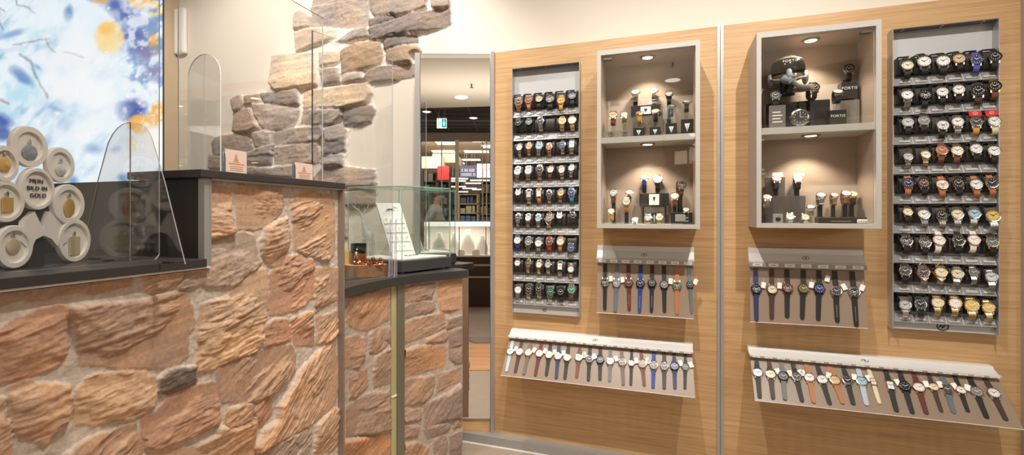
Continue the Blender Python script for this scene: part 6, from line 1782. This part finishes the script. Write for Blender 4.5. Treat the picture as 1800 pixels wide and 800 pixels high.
for k, (px, w, h, lb) in enumerate(((768, .10, .30, 'broad white necklace bust in the lit counter, first from the mirror post'), (795, .075, .30, 'white necklace bust in the lit counter, middle one'), (820, .10, .34, 'tall white necklace bust in the lit counter beyond the middle'), (846, .08, .26, 'small white necklace bust in the lit counter nearest the oak panel'))):
    p = vm_(px, 440, YS)
    o = MB().lathe([(w * .9, 0), (w, h * .25), (w * .85, h * .55), (w * .45, h * .78), (w * .38, h), (0, h * 1.02)], 18, Matrix.Diagonal((1, .45, 1, 1))).build('necklace_bust', bustm, None, smooth=50)
    o.location = (p.x, yr(YS) - 0.2, zb2 + 0.0005)
    tag(o, lb, 'necklace bust', 'necklace busts in the lit counter')
for k, (px, lb) in enumerate(((752, 'white ring box in the lit counter, first one'), (785, 'white ring box in the lit counter, between two busts'), (810, 'white ring box in the lit counter, before the tall bust'), (836, 'white ring box in the lit counter, last one'))):
    p = vm_(px, 445, YS)
    o = MB().box(-.05, .05, -.03, .03, 0, .06).box(-.04, .04, -.02, .02, .06, .075).build('ring_box', mat('ring_box_cream', rgb(240, 222, 208), 0.6, vary=0.04), None, bevel=.004)
    o.location = (p.x, yr(YS) - 0.07, zb2 + 0.0005)
    tag(o, lb, 'ring box', 'ring boxes in the lit counter')
# grey stepped mat on the floor
mb = MB()
for k in range(7): mb.box(-0.5 + 0.02 * k, 0.12, 0.40 - 0.0 + 0.03 * k - 0.02, 0.40 + 0.03 * k + 0.006, 0.0, 0.006)
o = mb.build('ribbed_mat', mat('grey_ribs', rgb(136, 124, 112), 0.6, vary=0.1), None); tag(o, 'grey ribbed entrance mat seen at the bottom of the mirror', 'mat')
# downlight and sprinkler on the shop ceiling
def ceil_pt(px, py, z): 
    Yv = (z - CAMH) * FPX / (HY - py); return vm_(px, py, Yv)
p = ceil_pt(811, 170, CEIL)
dl = empty('downlight', (p.x, p.y, CEIL))
MB().lathe([(0.11, -0.012), (0.14, -0.012), (0.145, 0.0), (0.0, 0.0)], 24, cap=False).build('ring', WHITE, dl, smooth=40)
MB().lathe([(0.0, -0.013), (0.11, -0.013), (0.11, -0.012), (0.0, -0.012)], 24).build('lens', mat('downlight_lens', (1, 1, 1, 1), 0.5, emit=(1, 0.93, 0.82, 1), estr=6), dl)
tag(dl, 'round recessed ceiling downlight reflected in the mirror', 'downlight')
p = ceil_pt(829, 148, CEIL)
sk = empty('sprinkler', (p.x, p.y, CEIL))
MB().cyl((0, 0, 0), (0, 0, -0.05), 0.012).build('stem', PRINT, sk); MB().lathe([(0.03, -0.055), (0.03, -0.05), (0, -0.05)], 12).build('deflector', PRINT, sk)
tag(sk, 'small ceiling sprinkler reflected in the mirror above the downlight', 'sprinkler')
# dark grid ceiling of the mall
ZM = CEIL + 0.12
mb = MB(); mb.box(-7, 4, -8.2, -3.0, ZM, ZM + 0.05)
struct(mb.build('ceiling.001', MALLDARK))
mb = MB()
for k in range(12): mb.box(-7, 4, -8.1 + 0.42 * k, -8.07 + 0.42 * k, ZM - 0.012, ZM)
for k in range(14): mb.box(-6.5 + 0.7 * k, -6.47 + 0.7 * k, -8.2, -4.2, ZM - 0.012, ZM)
struct(mb.build('trim_5', mat('grid_bar', rgb(76, 72, 70), 0.5, 0.3, vary=0.05)))
for (px, py, lb) in ((750, 196, 'dark ceiling downlight near the exit sign'), (832, 207, 'dark ceiling downlight beyond the exit sign')):
    p = ceil_pt(px, py, ZM - 0.013)
    d = empty('downlight', (p.x, p.y, ZM - 0.013))
    MB().lathe([(0.08, -0.008), (0.11, -0.008), (0.11, 0.0), (0.0, 0.0)], 20, cap=False).build('ring', ALU, d); MB().lathe([(0, -0.009), (0.08, -0.009), (0.08, -0.008), (0, -0.008)], 20).build('lens', MATS['downlight_lens'], d)
    tag(d, lb, 'downlight')
# exit sign
YE = 9.6
c = vm_(776.5, 217, YE); a_ = vm_(768, 209, YE); b_ = vm_(785.2, 226, YE)
w, h = abs(b_.x - a_.x), abs(a_.z - b_.z)
ex = empty('exit_sign', (c.x, c.y, c.z))
EG = mat('exit_green', (0.0, 0.35, 0.30, 1), 0.5, emit=(0.0, 0.42, 0.36, 1), estr=1.0); EW = mat('exit_white', (1, 1, 1, 1), 0.5, emit=(0.95, 1, 1, 1), estr=1.3)
MB().box(-w / 2, w / 2, -0.04, -0.001, -h / 2, h / 2).box(-w / 2, w / 2, -0.04, 0.0, h / 2, h / 2 + 0.03).build('housing', ALU, ex)
MB().box(-w / 2, w / 2, 0, 0.004, -h / 2, h / 2).build('panel', EW, ex)
MB().box(0.0, w * .46, 0.004, 0.006, -h * .42, h * .45).box(-w * .36, -w * .30, 0.004, 0.006, -h * .42, h * .45).build('green_field', EG, ex)
MR = Matrix(((1, 0, 0, 0), (0, 0, 1, 0.006), (0, 1, 0, 0), (0, 0, 0, 1)))
MB().prism([(w * .20, h * .34), (w * .26, h * .34), (w * .26, 0), (w * .38, 0.02), (w * .23, -h * .32), (w * .08, 0.02), (w * .20, 0)], 0.0, 0.002, MR).build('arrow', EW, ex)
rn = MB().lathe([(0, 0), (w * .035, 0), (w * .035, .003), (0, .003)], 10, Matrix.Translation((-w * .16, 0.004, h * .25)) @ Matrix.Rotation(math.radians(-90), 4, 'X'))
for (x0, z0, x1, z1, t_) in ((-.16, .18, -.17, -.05, .05), (-.17, -.05, -.10, -.22, .03), (-.17, -.05, -.22, -.3, .03), (-.16, .14, -.08, .04, .025), (-.16, .14, -.23, .02, .025), (-.10, -.22, -.12, -.36, .03)):
    rn.cyl((w * x0, 0.0045, h * z0), (w * x1, 0.0045, h * z1), w * t_ * .6, seg=6)
rn.build('running_figure', EG, ex)
MB().cyl((-w * .3, -0.02, h / 2), (-w * .3, -0.02, ZM - c.z), 0.006, seg=6).cyl((w * .3, -0.02, h / 2), (w * .3, -0.02, ZM - c.z), 0.006, seg=6).build('hanger', ALU, ex)
tag(ex, 'green and white emergency exit sign hanging below the dark mall ceiling', 'exit sign')
l = add_light('fascia_fill_light', 'AREA', (-1.6, -5.3, 3.3), 11, (1.0, 0.95, 0.86), shape='RECTANGLE', size=3.0, size_y=0.4)  # hidden one-sided fill added to brighten the fascia opposite
aim(l, (-1.6, yr(12.2), 1.4))
l = add_light('passerby_fill_spot', 'SPOT', (-0.9, -1.7, 3.25), 130, (1.0, 0.95, 0.88), spot_size=math.radians(60), spot_blend=0.8, shadow_soft_size=0.05)  # unseen spot added to light the passer-by
aim(l, (-1.3, -2.9, 1.2))
# shop across the mall: fascia, storefront posts, interior
YF = 12.2
yf = yr(YF)
zfa, zfb = CAMH - (229 - HY) / FPX * YF, CAMH - (246 - HY) / FPX * YF
def zq(py, Y): return CAMH - (py - HY) / FPX * Y
def xq(px, Y): return (px - PCX) / FPX * Y
MB_ = MB().box(-7, 3, yf - 0.3, yf, zfb, ZM + 0.3)
struct(MB_.build('wall_opposite', mat('fascia_brown', rgb(150, 130, 112), 0.7, vary=0.04)))
sf_ = MB().box(-7, 3, yf - 9.5, yf - 0.3, ZM + 0.0, ZM + 0.1)
struct(sf_.build('ceiling.002', BEIGE))
for k, (px, w) in enumerate(((803, 6), (738, 4), (776, 1.6), (848, 1.6), (855, 1.6))):
    x = xq(px, YF); hwid = w / FPX * YF / 2
    o = MB().box(x - hwid, x + hwid, yf - 0.08, yf, 0.0, zfb).build('trim_%d' % (6 + k), BEIGE if k != 1 else DBR)
    struct(o)
struct(MB().box(-7, 3, yf - 9.6, yf - 9.5, 0, ZM).build('wall_shop_rear', mat('shop_rear', rgb(150, 140, 128), 0.8, vary=0.2, bscale=3)))
LAMP = mat('fluorescent_panel', (1, 1, 1, 1), 0.5, emit=(1.0, 0.97, 0.88, 1), estr=3.0)
zin = ZM - 0.02
for k, (px, py, wpx) in enumerate(((757, 238, 24), (784, 252, 34), (840, 247, 22), (855, 258, 16), (780, 267, 40), (838, 267, 44), (828, 281, 34), (800, 287, 34), (770, 290, 18))):
    Yv = (zin - CAMH) * FPX / (HY - py)
    x = xq(px, Yv); hwid = wpx / FPX * Yv / 2
    t = empty('ceiling_lamp', (x, yr(Yv), zin))
    MB().box(-hwid, hwid, -0.25, 0.25, 0.0, 0.02).build('tray', WHITE, t); MB().box(-hwid * .96, hwid * .96, -0.22, 0.22, -0.006, 0.0).build('diffuser', LAMP, t)
    tag(t, 'fluorescent ceiling lamp of the shop across, %s counted from the front' % ORD[k], 'ceiling lamp', 'fluorescent lamps in the shop across')
l = add_light('shop_across_light', 'AREA', (4.6, yf - 3.0, ZM - 0.1), 500, (1.0, 0.96, 0.86), shape='RECTANGLE', size=3.0, size_y=4.0)
l = add_light('shop_interior_fill', 'AREA', (-2.0, yf - 0.7, zfb + 0.08), 140, (1.0, 0.96, 0.86), shape='RECTANGLE', size=4.5, size_y=0.3)  # fill hidden behind the fascia, added to brighten the interior across
aim(l, (-2.0, yf - 6.0, 1.2))
# beige bulkhead
YB = 14.5
struct(MB().box(xq(738, YB), xq(779, YB), yr(YB) - 1.5, yr(YB), zq(296, YB), zq(275, YB)).box(xq(757, YB), xq(801, YB), yr(YB) - 2.2, yr(YB) - 0.3, zq(284, YB), zq(268, YB)).build('trim_20', BEIGE))
# red sign, banner, white sign
def flat_sign(x0, y0, x1, y1, Y, m, name, label, cat):
    r = empty(name, (xq((x0 + x1) / 2, Y), yr(Y), zq((y0 + y1) / 2, Y)))
    w, h = xq(x1, Y) - xq(x0, Y), zq(y0, Y) - zq(y1, Y)
    MB().box(-w / 2, w / 2, -0.04, 0, -h / 2, h / 2).build('board', m, r)
    tag(r, label, cat)
    return r, w, h
flat_sign(769, 292, 789, 316, 14.0, mat('sign_red', rgb(190, 26, 22), 0.5, emit=rgb(190, 26, 22), estr=0.35), 'red_sign', 'plain red hanging sign in the shop across the mall', 'sign')
r, w, h = flat_sign(808, 291, 838, 312, 14.8, mat('banner_navy', rgb(70, 66, 92), 0.6, emit=rgb(70, 66, 92), estr=0.3), 'navy_banner', 'navy banner with two lines of pale letters in the shop across', 'banner')
BT = mat('banner_letters', rgb(190, 190, 200), 0.6, emit=rgb(190, 190, 200), estr=0.3)
lt = MB(); rg = random.Random(4)
for row, zr in ((0, .10), (1, -.26)):
    x = -w * .40
    while x < w * (.40 if row else .36):
        ww = w * .045
        if rg.random() > .14:
            lt.box(x, x + ww * .3, 0, 0.004, h * (zr - .12), h * (zr + .12)).box(x + ww * .6, x + ww * .85, 0, 0.004, h * (zr - .12), h * (zr + .12)).box(x, x + ww * .85, 0, 0.004, h * (zr + .06 * (rg.random() - .5) - .02), h * (zr + .03))
        x += ww * 1.25
lt.build('lettering', BT, r)
r, w, h = flat_sign(838.5, 288, 861, 311, 14.6, mat('sign_white', rgb(250, 248, 244), 0.5, emit=rgb(250, 248, 244), estr=0.9), 'shop_sign', 'lit white shop sign with blue letters and a red ring of dots', 'sign')
SB = mat('sign_blue', rgb(40, 56, 130), 0.5); SR = mat('sign_dots', rgb(216, 74, 56), 0.5)
t1 = text_part('lettering', 'LZ', h * .46, (-w * .17, 0.003, h * .18), (math.radians(90), 0, math.radians(180)), SB, r, extrude=0.003)
dt = MB()
for k in range(6):
    a = math.tau * k / 6
    dt.ellipsoid((w * .30 + h * .16 * math.cos(a), 0.003, h * .18 + h * .16 * math.sin(a)), h * .05, 0.004, h * .05, 8, 6)
dt.build('emblem', SR, r)
# glowing shelf lines and dark shelving inside
for k, (x0, x1, py) in enumerate(((793, 823, 314), (831, 862, 311), (793, 819, 318), (826, 861, 317), (818, 846, 322), (793, 819, 328), (813, 838, 331), (830, 846, 333), (800, 823, 337))):
    Y = 15.2 + 0.3 * k
    t = empty('strip_lamp', (xq((x0 + x1) / 2, Y), yr(Y), zq(py, Y)))
    hw_ = (xq(x1, Y) - xq(x0, Y)) / 2
    MB().box(-hw_, hw_, -0.03, 0.03, 0.0, 0.03).build('tray', WHITE, t); MB().box(-hw_ * .98, hw_ * .98, -0.025, 0.025, -0.02, 0.0).build('tube', LAMP, t)
    MB().cyl((-hw_ * .8, 0, 0.03), (-hw_ * .8, 0, ZM - t.location.z), 0.003, seg=5).cyl((hw_ * .8, 0, 0.03), (hw_ * .8, 0, ZM - t.location.z), 0.003, seg=5).build('hanger', ALU, t)
    tag(t, 'thin hanging strip lamp of the shop across, %s from the top' % ORD[k], 'strip lamp', 'strip lamps in the shop across')
SH = mat('shelf_dark', rgb(112, 104, 94), 0.7, vary=0.1)
goods = [mat('goods_%d' % i, rgb(*c), 0.6, vary=0.2, bscale=12) for i, c in enumerate(((70, 96, 130), (150, 140, 110), (60, 62, 80), (120, 110, 96), (90, 120, 150), (170, 160, 140)))]
shelf_words = ['behind the walking person', 'beside the red sign', 'behind the beige post', 'beyond the post', 'below the white sign']
for k, (x0, x1, ytop, Y, mm) in enumerate(((742, 768, 296, 16.5, SH), (770, 790, 320, 17.0, SH), (792, 812, 322, 18.0, SH), (806, 840, 343, 16.0, mat('shelf_tan', rgb(150, 126, 96), 0.7, vary=0.1)), (842, 866, 320, 17.5, SH))):
    r = empty('shop_shelf', (xq((x0 + x1) / 2, Y), yr(Y), 0))
    w = (xq(x1, Y) - xq(x0, Y)) / 2; h = zq(ytop, Y)
    mb = MB().box(-w, w, -0.4, -0.36, 0, h).box(-w, -w + .04, -0.4, 0, 0, h).box(w - .04, w, -0.4, 0, 0, h)
    n = 6
    for j in range(n + 1): mb.box(-w, w, -0.4, 0, h * j / n, h * j / n + .03)
    mb.build('frame', mm, r)
    for j in range(n):
        gm_ = MB(); x = -w + .06
        while x < w - .12:
            bw = 0.08 + 0.12 * rg.random(); bh = (h / n - .06) * (0.5 + 0.45 * rg.random())
            if x + bw < w - .05: gm_.box(x, x + bw, -0.3, -0.05, h * j / n + .03, h * j / n + .03 + bh)
            x += bw + .03
        if gm_.v:
            go = gm_.build('goods', goods[(j + k) % 6], r); go['kind'] = 'stuff'
    tag(r, 'dim stocked shelf unit in the shop across, %s' % shelf_words[k], 'shelf', 'shelf units in the shop across')

# ---- passer-by
PY_ = 8.0
pc = vm_(764, 378, PY_)
def body_skin(name, verts, edges, radii, m, parent, sub=2):
    me = bpy.data.meshes.new(name); me.from_pydata(verts, edges, [])
    o = bpy.data.objects.new(name, me); COL.objects.link(o)
    if parent: o.parent = parent
    s = o.modifiers.new('skin', 'SKIN')
    for i, v in enumerate(me.skin_vertices[0].data):
        v.radius = (radii[i], radii[i]) if not isinstance(radii[i], tuple) else radii[i]
    me.skin_vertices[0].data[0].use_root = True
    s.use_smooth_shade = True
    q = o.modifiers.new('sub', 'SUBSURF'); q.levels = sub; q.render_levels = sub
    me.materials.append(m)
    return o
SKIN = mat('skin', rgb(206, 156, 128), 0.5, vary=0.05); JACK = mat('grey_jacket', rgb(186, 176, 166), 0.8, vary=0.3, bscale=14); TROU = mat('dark_trousers', rgb(48, 48, 56), 0.8, vary=0.1); HAIR = mat('brown_hair', rgb(110, 72, 52), 0.6, vary=0.15)
# walking towards +X; local x forward
pv = [(0, 0, .90), (0, 0, 1.10), (0.01, 0, 1.30), (0.02, 0, 1.40), (0.04, 0, 1.48), (0.06, 0, 1.56), (0.05, 0, 1.63),
      (0, .09, .86), (.14, .10, .48), (.10, .10, .08), (.24, .10, .04), (0, -.09, .86), (-.08, -.10, .48), (-.30, -.10, .12), (-.20, -.10, .04),
      (0.01, .17, 1.36), (-.10, .23, 1.10), (-.02, .23, .88), (.03, .22, .82), (0.01, -.17, 1.36), (.10, -.23, 1.10), (.26, -.22, .96), (.31, -.21, .94)]
pe = [(0, 1), (1, 2), (2, 3), (3, 4), (4, 5), (5, 6), (0, 7), (7, 8), (8, 9), (9, 10), (0, 11), (11, 12), (12, 13), (13, 14), (2, 15), (15, 16), (16, 17), (17, 18), (2, 19), (19, 20), (20, 21), (21, 22)]
pr_ = [.12, .12, .13, .07, .055, .085, .075, .085, .06, .045, .035, .085, .06, .045, .035, .06, .045, .033, .03, .06, .045, .033, .03]
person = body_skin('person', pv, pe, pr_, SKIN, None)
person.location = (pc.x, pc.y, 0)
tag(person, 'person in a grey quilted jacket walking past, seen in the mirror', 'person')
jv = [(0, 0, .84), (0, 0, 1.10), (0.01, 0, 1.30), (0.02, 0, 1.42), (0.01, .17, 1.36), (-.10, .23, 1.10), (-.02, .23, .90), (0.01, -.17, 1.36), (.10, -.23, 1.10), (.24, -.22, .97)]
body_skin('jacket', jv, [(0, 1), (1, 2), (2, 3), (2, 4), (4, 5), (5, 6), (2, 7), (7, 8), (8, 9)], [.16, .155, .165, .09, .085, .068, .055, .085, .068, .055], JACK, person)
tv = [(0, 0, .90), (0, .09, .84), (.14, .10, .48), (.10, .10, .10), (0, -.09, .84), (-.08, -.10, .48), (-.29, -.10, .15)]
body_skin('trousers', tv, [(0, 1), (1, 2), (2, 3), (0, 4), (4, 5), (5, 6)], [.13, .10, .075, .06, .10, .075, .06], TROU, person)
MB().ellipsoid((.035, 0, 1.615), .098, .088, .085, 16, 10).build('hair', HAIR, person, smooth=60)
MB().ellipsoid((.148, 0, 1.56), .016, .012, .016, 8, 6).build('nose', SKIN, person, smooth=60)
fe = MB()
for s_ in (-1, 1): fe.ellipsoid((.130, s_ * .033, 1.585), .008, .010, .006, 8, 6)
fe.ellipsoid((.128, 0, 1.525), .006, .022, .005, 8, 6)
fe.build('face_features', mat('face_dark', rgb(90, 54, 48), 0.6), person)
for s_ in (-1, 1):
    hv = [(0, 0, 0), (.03, 0, -.02), (.055, .0, -.06), (.05, .018, -.055), (.05, -.018, -.055), (.045, .03, -.045), (.06, 0.0, -.085), (.055, .018, -.08), (.05, -.018, -.08), (.05, .034, -.065), (.03, -.03, -.03), (.035, -.04, -.055)]
    he = [(0, 1), (1, 2), (1, 3), (1, 4), (1, 5), (2, 6), (3, 7), (4, 8), (5, 9), (0, 10), (10, 11)]
    h_ = body_skin('hand', hv, he, [.022, .018] + [.009] * 10, SKIN, person, 1)
    h_.location = (.02, .22, .83) if s_ > 0 else (.29, -.21, .95)
